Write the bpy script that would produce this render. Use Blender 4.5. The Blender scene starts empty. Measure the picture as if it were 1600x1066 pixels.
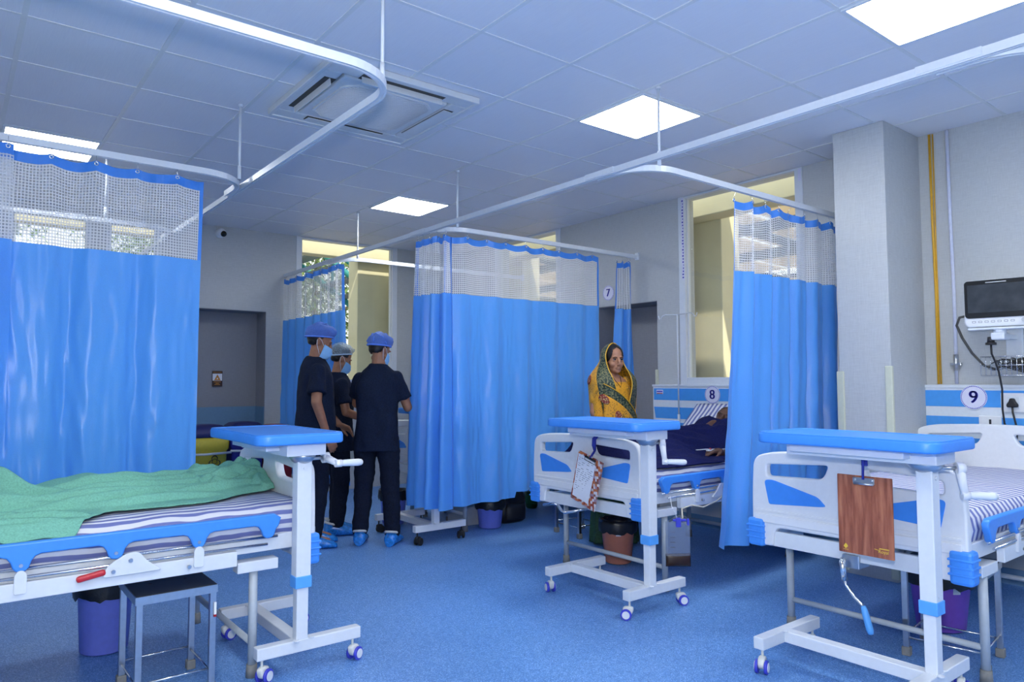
import bpy, bmesh, math, random
from mathutils import Vector, Matrix, noise
PI = math.pi
R_ = math.radians
rnd = random.Random(7)
SC = bpy.context.scene
COL = SC.collection

# ------------------------------------------------------------------ materials
def new_mat(name):
    m = bpy.data.materials.new(name); m.use_nodes = True
    nt = m.node_tree; nt.nodes.clear()
    out = nt.nodes.new('ShaderNodeOutputMaterial')
    b = nt.nodes.new('ShaderNodeBsdfPrincipled')
    nt.links.new(b.outputs[0], out.inputs[0])
    return m, nt, b, out
def rgba(c): return (c[0], c[1], c[2], 1.0)
def N(nt, t, **kw):
    n = nt.nodes.new(t)
    for k, v in kw.items(): setattr(n, k, v)
    return n
def objco(nt): return N(nt, 'ShaderNodeTexCoord').outputs['Object']
def ramp(nt, fac, stops, const=False):
    r = N(nt, 'ShaderNodeValToRGB')
    if const: r.color_ramp.interpolation = 'CONSTANT'
    el = r.color_ramp.elements
    while len(el) < len(stops): el.new(0.5)
    for e, (p, c) in zip(el, stops): e.position = p; e.color = rgba(c)
    nt.links.new(fac, r.inputs[0]); return r.outputs[0]
def noise_tex(nt, co, scale, detail=3.0, rough=.5):
    n = N(nt, 'ShaderNodeTexNoise'); n.inputs['Scale'].default_value = scale
    n.inputs['Detail'].default_value = detail; n.inputs['Roughness'].default_value = rough
    nt.links.new(co, n.inputs['Vector']); return n.outputs['Fac']
def mapping(nt, co, scale=(1, 1, 1), rot=(0, 0, 0), loc=(0, 0, 0)):
    m = N(nt, 'ShaderNodeMapping'); m.inputs['Scale'].default_value = scale
    m.inputs['Rotation'].default_value = rot; m.inputs['Location'].default_value = loc
    nt.links.new(co, m.inputs['Vector']); return m.outputs[0]
def bump(nt, b, h, strength=.2, dist=.002):
    n = N(nt, 'ShaderNodeBump'); n.inputs['Strength'].default_value = strength
    n.inputs['Distance'].default_value = dist
    nt.links.new(h, n.inputs['Height']); nt.links.new(n.outputs[0], b.inputs['Normal'])
def mat(name, col, rough=.5, metal=0., var=.06, scale=40., bmp=0., coat=0., sheen=0., spec=.5):
    m, nt, b, out = new_mat(name)
    co = objco(nt)
    f = noise_tex(nt, co, scale)
    lo = tuple(max(0, c*(1-var)) for c in col); hi = tuple(min(1, c*(1+var)) for c in col)
    nt.links.new(ramp(nt, f, [(.3, lo), (.7, hi)]), b.inputs['Base Color'])
    b.inputs['Roughness'].default_value = rough; b.inputs['Metallic'].default_value = metal
    b.inputs['Specular IOR Level'].default_value = spec
    if coat: b.inputs['Coat Weight'].default_value = coat
    if sheen: b.inputs['Sheen Weight'].default_value = sheen
    if bmp: bump(nt, b, f, bmp)
    return m
M = {}
M['white_metal'] = mat('white_metal', (.70, .74, .78), .38, var=.02)
M['white_plastic'] = mat('white_plastic', (.76, .78, .80), .42, var=.02)
M['cream_plastic'] = mat('cream_plastic', (.72, .72, .66), .45, var=.03)
M['grey_metal'] = mat('grey_metal', (.45, .50, .54), .4, var=.04)
M['blue_plastic'] = mat('blue_plastic', (.055, .28, .82), .38, var=.03)
M['sky_plastic'] = mat('sky_plastic', (.10, .38, .85), .4, var=.03)
M['steel'] = mat('steel', (.55, .57, .60), .28, 1., var=.06)
M['chrome'] = mat('chrome', (.75, .77, .80), .15, 1., var=.02)
M['black_top'] = mat('black_top', (.018, .020, .026), .38, var=.1)
M['black'] = mat('black', (.012, .012, .014), .5, var=.15)
M['rubber'] = mat('rubber', (.22, .22, .21), .7, var=.1)
M['dark_rubber'] = mat('dark_rubber', (.015, .015, .016), .6, var=.1)
M['ring_blue'] = mat('ring_blue', (.05, .06, .55), .4)
M['red'] = mat('red', (.55, .02, .03), .4)
M['bag'] = mat('bag', (.008, .008, .010), .32, var=.3, scale=60, bmp=.9)
M['lilac'] = mat('lilac', (.20, .25, .78), .45, var=.04)
M['purple'] = mat('purple', (.24, .10, .55), .45, var=.04)
M['peach'] = mat('peach', (.62, .22, .13), .5, var=.04)
M['navy_fabric'] = mat('navy_fabric', (.008, .014, .034), .9, var=.25, scale=90, bmp=.15, spec=.15)
M['navy_pants'] = mat('navy_pants', (.007, .011, .026), .9, var=.25, scale=90, bmp=.15, spec=.15)
M['blanket'] = mat('blanket', (.010, .013, .070), .95, var=.25, scale=120, bmp=.25, spec=.12)
M['green_sheet'] = mat('green_sheet', (.19, .47, .35), .9, var=.14, scale=160, bmp=.25, spec=.2)
M['skin'] = mat('skin', (.31, .14, .078), .5, var=.08, scale=30)
M['skin_dark'] = mat('skin_dark', (.10, .042, .026), .5, var=.1, scale=30)
M['skin_woman'] = mat('skin_woman', (.42, .20, .115), .5, var=.08, scale=30)
M['lip'] = mat('lip', (.30, .105, .085), .45, var=.05)
M['hair'] = mat('hair', (.006, .005, .005), .45, var=.3, scale=200)
M['eye_white'] = mat('eye_white', (.50, .47, .45), .25, var=.01)
M['iris'] = mat('iris', (.012, .008, .006), .15, var=.01)
M['mask'] = mat('mask', (.26, .52, .82), .75, var=.05)
M['white_string'] = mat('white_string', (.75, .78, .8), .7, var=.02)
M['shoe_cover'] = mat('shoe_cover', (.02, .20, .62), .22, var=.35, scale=45, bmp=1.)
M['shoe_white'] = mat('shoe_white', (.55, .58, .6), .6)
M['shoe_black'] = mat('shoe_black', (.012, .012, .014), .4)
M['track'] = mat('track', (.72, .76, .80), .3, var=.02)
M['track_dark'] = mat('track_dark', (.04, .05, .07), .5)
M['sign_white'] = mat('sign_white', (.72, .72, .86), .5, var=.02)
M['sign_blue'] = mat('sign_blue', (.025, .025, .38), .5)
M['panel_white'] = mat('panel_white', (.70, .75, .80), .35, var=.03)
M['panel_blue'] = mat('panel_blue', (.07, .33, .80), .3, var=.03)
M['yellow'] = mat('yellow', (.45, .38, .03), .45, var=.05)
M['bin_blue'] = mat('bin_blue', (.02, .02, .22), .4)
M['lid_blue'] = mat('lid_blue', (.015, .018, .11), .4)
M['bin_red'] = mat('bin_red', (.40, .008, .012), .4)
M['pipe_yellow'] = mat('pipe_yellow', (.72, .38, .02), .4)
M['pipe_white'] = mat('pipe_white', (.62, .65, .78), .4)
M['guard'] = mat('guard', (.60, .62, .48), .45, var=.03)
M['strap'] = mat('strap', (.02, .03, .28), .7)
M['green_bin'] = mat('green_bin', (.01, .11, .04), .4)
M['gold'] = mat('gold', (.75, .50, .05), .35)
M['paper'] = mat('paper', (.78, .80, .84), .8, var=.02)
M['ink'] = mat('ink', (.10, .10, .13), .8)
M['tube'] = mat('tube', (.55, .52, .42), .3)
M['urine'] = mat('urine', (.032, .014, .008), .25)
M['screen'] = mat('screen', (.035, .042, .05), .12, var=.3, scale=14)
M['bezel'] = mat('bezel', (.008, .009, .011), .15)
M['cream_wall'] = mat('cream_wall', (.74, .68, .46), .8, var=.05, scale=3)
M['shed_steel'] = mat('shed_steel', (.12, .16, .17), .5, var=.15)

M['grille_back'] = mat('grille_back', (.30, .31, .32), .6)
M['teal'] = mat('teal', (.02, .25, .23), .5)
M['leaf'] = mat('leaf', (.14, .22, .05), .7, var=.5, scale=6)
M['bark'] = mat('bark', (.12, .08, .05), .9, var=.3)
M['ground'] = mat('ground', (.45, .40, .33), .9, var=.2, scale=4)
M['ac_white'] = mat('ac_white', (.72, .74, .74), .45, var=.02)
M['vent_dark'] = mat('vent_dark', (.06, .06, .055), .7)
M['warn_orange'] = mat('warn_orange', (.55, .22, .02), .5)
M['warn_dark'] = mat('warn_dark', (.035, .015, .012), .5)

# floor: blue speckled vinyl
m, nt, b, out = new_mat('blue_vinyl'); co = objco(nt)
v = N(nt, 'ShaderNodeTexVoronoi'); v.inputs['Scale'].default_value = 290.; nt.links.new(co, v.inputs['Vector'])
sep = N(nt, 'ShaderNodeSeparateColor'); nt.links.new(v.outputs['Color'], sep.inputs[0])
c1 = ramp(nt, sep.outputs[0], [(0, (.055, .165, .43)), (.35, (.092, .245, .57)), (.72, (.125, .31, .67)), (.92, (.30, .50, .84))])
big = ramp(nt, noise_tex(nt, co, 1.3, 4), [(.3, (.9, .9, .9)), (.7, (1.05, 1.05, 1.05))])
mx = N(nt, 'ShaderNodeMix', data_type='RGBA', blend_type='MULTIPLY'); mx.inputs['Factor'].default_value = 1
nt.links.new(c1, mx.inputs['A']); nt.links.new(big, mx.inputs['B'])
nt.links.new(mx.outputs['Result'], b.inputs['Base Color'])
b.inputs['Roughness'].default_value = .42
M['floor'] = m
# wallpaper with a woven linen grain
def linen(name, col):
    m, nt, b, out = new_mat(name); co = objco(nt)
    a = noise_tex(nt, mapping(nt, co, (6, 6, 130)), 3, 3); c = noise_tex(nt, mapping(nt, co, (130, 130, 5)), 3, 3)
    ad = N(nt, 'ShaderNodeMath', operation='ADD'); nt.links.new(a, ad.inputs[0]); nt.links.new(c, ad.inputs[1])
    hf = N(nt, 'ShaderNodeMath', operation='MULTIPLY'); nt.links.new(ad.outputs[0], hf.inputs[0]); hf.inputs[1].default_value = .5
    nt.links.new(ramp(nt, hf.outputs[0], [(.3, tuple(x*.84 for x in col)), (.7, tuple(min(1, x*1.1) for x in col))]), b.inputs['Base Color'])
    b.inputs['Roughness'].default_value = .75; bump(nt, b, hf.outputs[0], .12)
    return m
M['wall'] = linen('wallpaper', (.51, .53, .53))
M['recess'] = linen('shaded_wallpaper', (.27, .28, .31))  # same wallpaper, darkened in its colour to stand for shade in the recesses
M['wainscot'] = mat('wainscot', (.13, .26, .42), .6, var=.04)
m, nt, b, out = new_mat('ceiling_tile'); co = objco(nt)
f = noise_tex(nt, mapping(nt, co, (90, 2, 2)), 4, 3)
nt.links.new(ramp(nt, f, [(.3, (.80, .80, .83)), (.7, (.84, .84, .86))]), b.inputs['Base Color']); b.inputs['Roughness'].default_value = .55
M['ceiling'] = m
M['tbar'] = mat('tbar', (.76, .77, .76), .35, var=.02)
# striped bed sheet; axis 0 = stripes run along y, 1 = stripes run along x (object space)
def stripes(name, axis, period=.036):
    m, nt, b, out = new_mat(name); co = objco(nt)
    uv = N(nt, 'ShaderNodeUVMap').outputs[0]
    wob = noise_tex(nt, co, 5, 2)
    sp = N(nt, 'ShaderNodeSeparateXYZ'); nt.links.new(uv, sp.inputs[0])
    ad = N(nt, 'ShaderNodeMath', operation='MULTIPLY_ADD'); nt.links.new(wob, ad.inputs[0]); ad.inputs[1].default_value = .035
    nt.links.new(sp.outputs[axis], ad.inputs[2])
    ml = N(nt, 'ShaderNodeMath', operation='MULTIPLY'); nt.links.new(ad.outputs[0], ml.inputs[0]); ml.inputs[1].default_value = 1/period
    fr = N(nt, 'ShaderNodeMath', operation='FRACT'); nt.links.new(ml.outputs[0], fr.inputs[0])
    nt.links.new(ramp(nt, fr.outputs[0], [(0, (.17, .20, .44)), (.42, (.17, .20, .44)), (.48, (.72, .73, .78)), (.94, (.72, .73, .78)), (1, (.17, .2, .44))]), b.inputs['Base Color'])
    b.inputs['Roughness'].default_value = .9; b.inputs['Specular IOR Level'].default_value = .2; bump(nt, b, noise_tex(nt, co, 9, 4), .5, .02)
    return m
M['stripe_across'] = stripes('stripe_across', 0, .052)
M['stripe_along'] = stripes('stripe_along', 1, .042)
# curtain satin
def cloth(name, col, transl=.25, rough=.42):
    m, nt, b, out = new_mat(name); co = objco(nt)
    w = noise_tex(nt, mapping(nt, co, (260, 260, 260)), 1, 2)
    nt.links.new(ramp(nt, w, [(.3, tuple(c*.93 for c in col)), (.7, tuple(min(1, c*1.06) for c in col))]), b.inputs['Base Color'])
    b.inputs['Roughness'].default_value = rough; b.inputs['Sheen Weight'].default_value = .15
    bump(nt, b, noise_tex(nt, mapping(nt, co, (9, 9, 2.5)), 1, 3), .16, .02)
    t = N(nt, 'ShaderNodeBsdfTranslucent'); t.inputs[0].default_value = rgba(col)
    mix = N(nt, 'ShaderNodeMixShader'); mix.inputs[0].default_value = transl
    nt.links.new(b.outputs[0], mix.inputs[1]); nt.links.new(t.outputs[0], mix.inputs[2]); nt.links.new(mix.outputs[0], out.inputs[0])
    return m
M['curtain'] = cloth('curtain_satin', (.11, .40, .95), .30, .31)
M['header'] = cloth('curtain_header', (.055, .26, .80), .2)
# open net: strands over clear gaps, laid out on the cloth's own UVs (metres)
m, nt, b, out = new_mat('curtain_net')
uv = N(nt, 'ShaderNodeUVMap').outputs[0]
sp = N(nt, 'ShaderNodeSeparateXYZ'); nt.links.new(uv, sp.inputs[0])
gs = []
for k in (0, 1):
    ml = N(nt, 'ShaderNodeMath', operation='MULTIPLY'); nt.links.new(sp.outputs[k], ml.inputs[0]); ml.inputs[1].default_value = 1/.0165
    fr = N(nt, 'ShaderNodeMath', operation='FRACT'); nt.links.new(ml.outputs[0], fr.inputs[0])
    lt = N(nt, 'ShaderNodeMath', operation='LESS_THAN'); nt.links.new(fr.outputs[0], lt.inputs[0]); lt.inputs[1].default_value = .36
    gs.append(lt.outputs[0])
mxx = N(nt, 'ShaderNodeMath', operation='MAXIMUM'); nt.links.new(gs[0], mxx.inputs[0]); nt.links.new(gs[1], mxx.inputs[1])
ad = N(nt, 'ShaderNodeMath', operation='MULTIPLY_ADD'); nt.links.new(mxx.outputs[0], ad.inputs[0]); ad.inputs[1].default_value = .66; ad.inputs[2].default_value = .22
b.inputs['Base Color'].default_value = (.86, .87, .88, 1); b.inputs['Roughness'].default_value = .7
tl = N(nt, 'ShaderNodeBsdfTranslucent'); tl.inputs[0].default_value = (.86, .87, .88, 1)
m1 = N(nt, 'ShaderNodeMixShader'); m1.inputs[0].default_value = .45
nt.links.new(b.outputs[0], m1.inputs[1]); nt.links.new(tl.outputs[0], m1.inputs[2])
tr = N(nt, 'ShaderNodeBsdfTransparent')
m2 = N(nt, 'ShaderNodeMixShader'); nt.links.new(ad.outputs[0], m2.inputs[0])
nt.links.new(tr.outputs[0], m2.inputs[1]); nt.links.new(m1.outputs[0], m2.inputs[2]); nt.links.new(m2.outputs[0], out.inputs[0])
M['net'] = m
# thin bouffant cap gauze
def gauze(name, col, op):
    m, nt, b, out = new_mat(name); co = objco(nt)
    b.inputs['Base Color'].default_value = rgba(col); b.inputs['Roughness'].default_value = .7
    f = noise_tex(nt, co, 150, 2)
    mr = N(nt, 'ShaderNodeMapRange'); nt.links.new(f, mr.inputs[0]); mr.inputs[3].default_value = op-.18; mr.inputs[4].default_value = op+.18
    tr = N(nt, 'ShaderNodeBsdfTransparent'); mx = N(nt, 'ShaderNodeMixShader'); nt.links.new(mr.outputs[0], mx.inputs[0])
    nt.links.new(tr.outputs[0], mx.inputs[1]); nt.links.new(b.outputs[0], mx.inputs[2]); nt.links.new(mx.outputs[0], out.inputs[0])
    return m
M['cap_blue'] = gauze('cap_blue', (.10, .22, .68), .66)
M['cap_band'] = mat('cap_band', (.10, .24, .75), .7)
M['cap_grey'] = gauze('cap_grey', (.34, .46, .55), .42)
M['cap_grey_band'] = mat('cap_grey_band', (.32, .45, .60), .7)
M['shed_roof'] = cloth('shed_roof', (.80, .70, .54), .55, .6)
# window glass: reflective pane that lets light straight through
m, nt, b, out = new_mat('window_glass')
lw = N(nt, 'ShaderNodeLayerWeight'); lw.inputs['Blend'].default_value = .5
pw = N(nt, 'ShaderNodeMath', operation='POWER'); nt.links.new(lw.outputs['Facing'], pw.inputs[0]); pw.inputs[1].default_value = 3.
fm = N(nt, 'ShaderNodeMath', operation='MULTIPLY_ADD'); nt.links.new(pw.outputs[0], fm.inputs[0]); fm.inputs[1].default_value = .75; fm.inputs[2].default_value = .05
gl = N(nt, 'ShaderNodeBsdfGlossy'); gl.inputs['Roughness'].default_value = .015; gl.inputs['Color'].default_value = (.9, .95, .95, 1)
tr = N(nt, 'ShaderNodeBsdfTransparent'); tr.inputs[0].default_value = (.92, .95, .90, 1)
mx = N(nt, 'ShaderNodeMixShader')
nt.links.new(fm.outputs[0], mx.inputs[0]); nt.links.new(tr.outputs[0], mx.inputs[1]); nt.links.new(gl.outputs[0], mx.inputs[2]); nt.links.new(mx.outputs[0], out.inputs[0])
M['glass'] = m
# clear soft plastic (urine bag)
m, nt, b, out = new_mat('clear_plastic')
b.inputs['Base Color'].default_value = (.26, .33, .48, 1); b.inputs['Roughness'].default_value = .25
tr = N(nt, 'ShaderNodeBsdfTransparent'); mx = N(nt, 'ShaderNodeMixShader'); mx.inputs[0].default_value = .36
nt.links.new(tr.outputs[0], mx.inputs[1]); nt.links.new(b.outputs[0], mx.inputs[2]); nt.links.new(mx.outputs[0], out.inputs[0])
M['clear'] = m
# lit diffuser
def emit(name, col, s):
    m = bpy.data.materials.new(name); m.use_nodes = True; nt = m.node_tree; nt.nodes.clear()
    out = nt.nodes.new('ShaderNodeOutputMaterial'); e = nt.nodes.new('ShaderNodeEmission')
    e.inputs[0].default_value = rgba(col); e.inputs[1].default_value = s
    nt.links.new(e.outputs[0], out.inputs[0]); return m
M['diffuser'] = emit('diffuser', (.96, .98, 1.0), 24.0)
# wooden clipboard laminate
m, nt, b, out = new_mat('wood_laminate'); co = objco(nt)
g = noise_tex(nt, mapping(nt, co, (30, 30, 3)), 1.6, 5, .6)
nt.links.new(ramp(nt, g, [(.25, (.10, .028, .016)), (.45, (.28, .085, .045)), (.6, (.40, .14, .075)), (.8, (.50, .22, .11))]), b.inputs['Base Color']); b.inputs['Roughness'].default_value = .35
M['wood'] = m
# mosaic clipboard
m, nt, b, out = new_mat('mosaic'); co = objco(nt)
v = N(nt, 'ShaderNodeTexVoronoi'); v.inputs['Scale'].default_value = 62.; v.inputs['Randomness'].default_value = .25; nt.links.new(co, v.inputs['Vector'])
sep = N(nt, 'ShaderNodeSeparateColor'); nt.links.new(v.outputs['Color'], sep.inputs[0])
nt.links.new(ramp(nt, sep.outputs[0], [(0, (.30, .05, .02)), (.25, (.55, .16, .05)), (.45, (.62, .58, .58)), (.62, (.25, .10, .07)), (.75, (.70, .66, .66)), (.9, (.35, .24, .30))], True), b.inputs['Base Color']); b.inputs['Roughness'].default_value = .4
M['mosaic'] = m
# saree cloth: marigold print with small dark specks, vines and maroon medallions
m, nt, b, out = new_mat('saree_orange'); co = objco(nt)
v = N(nt, 'ShaderNodeTexVoronoi'); v.inputs['Scale'].default_value = 75.; nt.links.new(co, v.inputs['Vector'])
spk = ramp(nt, v.outputs['Distance'], [(0, (.06, .03, .01)), (.20, (.12, .05, .01)), (.26, (.72, .32, .012)), (1, (.76, .36, .014))])
w = noise_tex(nt, co, 34, 2); vine = ramp(nt, w, [(.46, (0, 0, 0)), (.485, (1, 1, 1)), (.515, (1, 1, 1)), (.54, (0, 0, 0))])
area = ramp(nt, noise_tex(nt, co, 5.5, 1), [(.50, (0, 0, 0)), (.56, (1, 1, 1))])
mm = N(nt, 'ShaderNodeMath', operation='MULTIPLY'); nt.links.new(vine, mm.inputs[0]); nt.links.new(area, mm.inputs[1])
x1 = N(nt, 'ShaderNodeMix', data_type='RGBA'); nt.links.new(mm.outputs[0], x1.inputs['Factor']); nt.links.new(spk, x1.inputs['A']); x1.inputs['B'].default_value = (.10, .09, .02, 1)
nt.links.new(x1.outputs['Result'], b.inputs['Base Color']); b.inputs['Roughness'].default_value = .6; b.inputs['Sheen Weight'].default_value = .1
M['saree'] = m
m, nt, b, out = new_mat('saree_border'); co = objco(nt)
w = noise_tex(nt, co, 75, 3)
nt.links.new(ramp(nt, w, [(.40, (.006, .020, .016)), (.52, (.012, .05, .03)), (.57, (.36, .30, .12)), (.62, (.02, .06, .035))]), b.inputs['Base Color']); b.inputs['Roughness'].default_value = .6
M['saree_border'] = m
M['saree_piping'] = mat('saree_piping', (.75, .42, .03), .5)
M['saree_green'] = mat('saree_green', (.01, .05, .02), .7, var=.5, scale=60)
m, nt, b, out = new_mat('medallion'); co = objco(nt)
nt.links.new(ramp(nt, noise_tex(nt, co, 110, 2), [(.42, (.18, .012, .012)), (.55, (.22, .02, .016)), (.60, (.55, .40, .18))]), b.inputs['Base Color']); b.inputs['Roughness'].default_value = .6
M['medallion'] = m

# ------------------------------------------------------------------ mesh builder
def root_of(o):
    while o.parent is not None: o = o.parent
    return o
class MB:
    def __init__(s): s.bm = bmesh.new(); s.mi = 0
    def _take(s, geom_faces):
        for f in geom_faces: f.material_index = s.mi
    def box(s, lo, hi, bev=0., rot=None, piv=None, seg=2):
        lo = Vector(lo); hi = Vector(hi); c = (lo+hi)/2; d = hi-lo
        t = bmesh.new(); bmesh.ops.create_cube(t, size=1.0)
        for v in t.verts: v.co = Vector((v.co.x*d.x, v.co.y*d.y, v.co.z*d.z))
        if bev > 0: bmesh.ops.bevel(t, geom=t.edges[:], offset=min(bev, min(d)*.49), segments=seg, affect='EDGES', profile=.5)
        mt = Matrix.Translation(c)
        if rot is not None:
            pv = Vector(piv) if piv is not None else c
            mt = Matrix.Translation(pv) @ rot.to_4x4() @ Matrix.Translation(c-pv)
        s._merge(t, mt); return s
    def _merge(s, t, mt=None):
        vm = {}
        for v in t.verts: vm[v] = s.bm.verts.new(mt @ v.co if mt is not None else v.co)
        for f in t.faces:
            try:
                nf = s.bm.faces.new([vm[v] for v in f.verts]); nf.smooth = f.smooth; nf.material_index = s.mi
            except ValueError: pass
        t.free()
    def cyl(s, p0, p1, r, r2=None, seg=16, cap=True):
        p0 = Vector(p0); p1 = Vector(p1); r2 = r if r2 is None else r2
        d = p1-p0; L = d.length
        if L < 1e-7: return s
        q = d.to_track_quat('Z', 'Y')
        A = []; B = []
        for i in range(seg):
            a = 2*PI*i/seg; u = Vector((math.cos(a), math.sin(a), 0))
            A.append(s.bm.verts.new(p0 + q @ (u*r))); B.append(s.bm.verts.new(p1 + q @ (u*r2)))
        for i in range(seg):
            j = (i+1) % seg; f = s.bm.faces.new((A[i], A[j], B[j], B[i])); f.smooth = True; f.material_index = s.mi
        if cap:
            for f in (s.bm.faces.new(A[::-1]), s.bm.faces.new(B)): f.material_index = s.mi
        return s
    def tube(s, pts, r, seg=10, closed=False):
        pts = [Vector(p) for p in pts]; n = len(pts)
        rs = r if isinstance(r, (list, tuple)) else [r]*n
        rings = []; prev = None
        for i, p in enumerate(pts):
            if closed: t = pts[(i+1) % n]-pts[i-1]
            else: t = pts[min(i+1, n-1)]-pts[max(i-1, 0)]
            if t.length < 1e-9: t = Vector((0, 0, 1))
            t.normalize()
            if prev is None:
                a = Vector((0, 0, 1)) if abs(t.z) < .9 else Vector((1, 0, 0))
                u = t.cross(a).normalized()
            else:
                u = prev - t*prev.dot(t)
                u = u.normalized() if u.length > 1e-6 else t.orthogonal().normalized()
            prev = u; w = t.cross(u)
            rings.append([s.bm.verts.new(p + (u*math.cos(2*PI*k/seg)+w*math.sin(2*PI*k/seg))*rs[i]) for k in range(seg)])
        m_ = n if closed else n-1
        for i in range(m_):
            a = rings[i]; b = rings[(i+1) % n]
            for k in range(seg):
                f = s.bm.faces.new((a[k], a[(k+1) % seg], b[(k+1) % seg], b[k])); f.smooth = True; f.material_index = s.mi
        if not closed:
            for f in (s.bm.faces.new(rings[0][::-1]), s.bm.faces.new(rings[-1])): f.material_index = s.mi
        return s
    def ell(s, c, rad, rot=None, u=16, v=10):
        t = bmesh.new(); bmesh.ops.create_uvsphere(t, u_segments=u, v_segments=v, radius=1.)
        for f in t.faces: f.smooth = True
        mt = Matrix.Translation(Vector(c)) @ (rot.to_4x4() if rot is not None else Matrix.Identity(4)) @ Matrix.Diagonal((rad[0], rad[1], rad[2], 1))
        s._merge(t, mt); return s
    def lathe(s, prof, c, seg=28, sx=1., sy=1.):
        c = Vector(c); rings = []
        for r, z in prof:
            rings.append([s.bm.verts.new(c+Vector((r*sx*math.cos(2*PI*k/seg), r*sy*math.sin(2*PI*k/seg), z))) for k in range(seg)])
        for a, b in zip(rings, rings[1:]):
            for k in range(seg):
                f = s.bm.faces.new((a[k], a[(k+1) % seg], b[(k+1) % seg], b[k])); f.smooth = True; f.material_index = s.mi
        return s
    def loft(s, rings, cap=True):
        R = [[s.bm.verts.new(Vector(p)) for p in ring] for ring in rings]
        n = len(R[0])
        for a, b in zip(R, R[1:]):
            for k in range(n):
                f = s.bm.faces.new((a[k], a[(k+1) % n], b[(k+1) % n], b[k])); f.smooth = True; f.material_index = s.mi
        if cap:
            for f in (s.bm.faces.new(R[0][::-1]), s.bm.faces.new(R[-1])): f.material_index = s.mi
        return s
    def grid(s, P, smooth=True):
        V = [[s.bm.verts.new(Vector(p)) for p in row] for row in P]
        for a, b in zip(V, V[1:]):
            for k in range(len(a)-1):
                f = s.bm.faces.new((a[k], a[k+1], b[k+1], b[k])); f.smooth = smooth; f.material_index = s.mi
        return s
    def quad(s, a, b, c, d):
        f = s.bm.faces.new([s.bm.verts.new(Vector(p)) for p in (a, b, c, d)]); f.material_index = s.mi; return s
    def plate(s, outer, holes, depth, place, bev=.004, bres=2):
        """2D outline (with holes) given thickness 'depth'; place = matrix from (u, v, thickness)."""
        cu = bpy.data.curves.new('outline', 'CURVE'); cu.dimensions = '2D'; cu.fill_mode = 'BOTH'
        cu.extrude = max(depth/2-bev, 1e-5); cu.bevel_depth = bev; cu.bevel_resolution = bres; cu.offset = -bev
        for loop in [outer]+list(holes):
            sp = cu.splines.new('POLY'); sp.points.add(len(loop)-1); sp.use_cyclic_u = True
            for q, p in zip(loop, sp.points): p.co = (q[0], q[1], 0, 1)
        ob = bpy.data.objects.new('outline', cu); COL.objects.link(ob)
        dg = bpy.context.evaluated_depsgraph_get()
        me = bpy.data.meshes.new_from_object(ob.evaluated_get(dg))
        t = bmesh.new(); t.from_mesh(me); bmesh.ops.remove_doubles(t, verts=t.verts[:], dist=1e-5)
        s._merge(t, place)
        bpy.data.meshes.remove(me); bpy.data.objects.remove(ob); bpy.data.curves.remove(cu)
        return s
    def build(s, name, mats, parent=None, world=False, recalc=True):
        if recalc and s.bm.faces: bmesh.ops.recalc_face_normals(s.bm, faces=s.bm.faces[:])
        if world and parent is not None:
            mw = Matrix.Identity(4); o = parent
            chain = []
            while o is not None: chain.append(o); o = o.parent
            for o in chain[::-1]: mw = mw @ o.matrix_basis
            s.bm.transform(mw.inverted())
        me = bpy.data.meshes.new(name); s.bm.to_mesh(me); s.bm.free()
        if not isinstance(mats, (list, tuple)): mats = [mats]
        for q in mats: me.materials.append(M[q] if isinstance(q, str) else q)
        ob = bpy.data.objects.new(name, me); COL.objects.link(ob)
        if parent is not None: ob.parent = parent
        return ob
def obj_from(name, me, mats, parent=None):
    for q in mats: me.materials.append(M[q])
    ob = bpy.data.objects.new(name, me); COL.objects.link(ob); ob.parent = parent
    return ob
def tag(o, label, cat, group=None, kind=None):
    o['label'] = label; o['category'] = cat
    if group: o['group'] = group
    if kind: o['kind'] = kind
    return o
def thing(name, label, cat, loc=(0, 0, 0), rz=0., group=None):
    o = bpy.data.objects.new(name, None); COL.objects.link(o)
    o.location = loc; o.rotation_euler = (0, 0, rz); o.empty_display_size = .1
    return tag(o, label, cat, group)
def struct(o): o['kind'] = 'structure'; return o
def copy_tree(o, parent=None):
    c = o.copy(); COL.objects.link(c); c.parent = parent
    for ch in list(o.children): copy_tree(ch, c)
    return c
def rrect(x0, y0, x1, y1, r, n=6):
    rr = r if isinstance(r, (list, tuple)) else [r]*4
    out = []
    for (cx, cy, a0, q) in ((x1-rr[0], y1-rr[0], 0, rr[0]), (x0+rr[1], y1-rr[1], 90, rr[1]), (x0+rr[2], y0+rr[2], 180, rr[2]), (x1-rr[3], y0+rr[3], 270, rr[3])):
        for k in range(n+1):
            a = R_(a0+90*k/n); out.append((cx+q*math.cos(a), cy+q*math.sin(a)))
    return out
def round_poly(pts, r, n=5):
    out = []; m_ = len(pts)
    for i in range(m_):
        p = Vector(pts[i]+(0,)); a = Vector(pts[i-1]+(0,)); b = Vector(pts[(i+1) % m_]+(0,))
        q = r[i] if isinstance(r, (list, tuple)) else r
        da = (a-p); db = (b-p); t = min(q, da.length*.45, db.length*.45)
        s0 = p+da.normalized()*t; s1 = p+db.normalized()*t
        for k in range(n+1):
            f = k/n; z = s0*(1-f)**2 + p*2*f*(1-f) + s1*f**2
            out.append((z.x, z.y))
    return out
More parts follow.
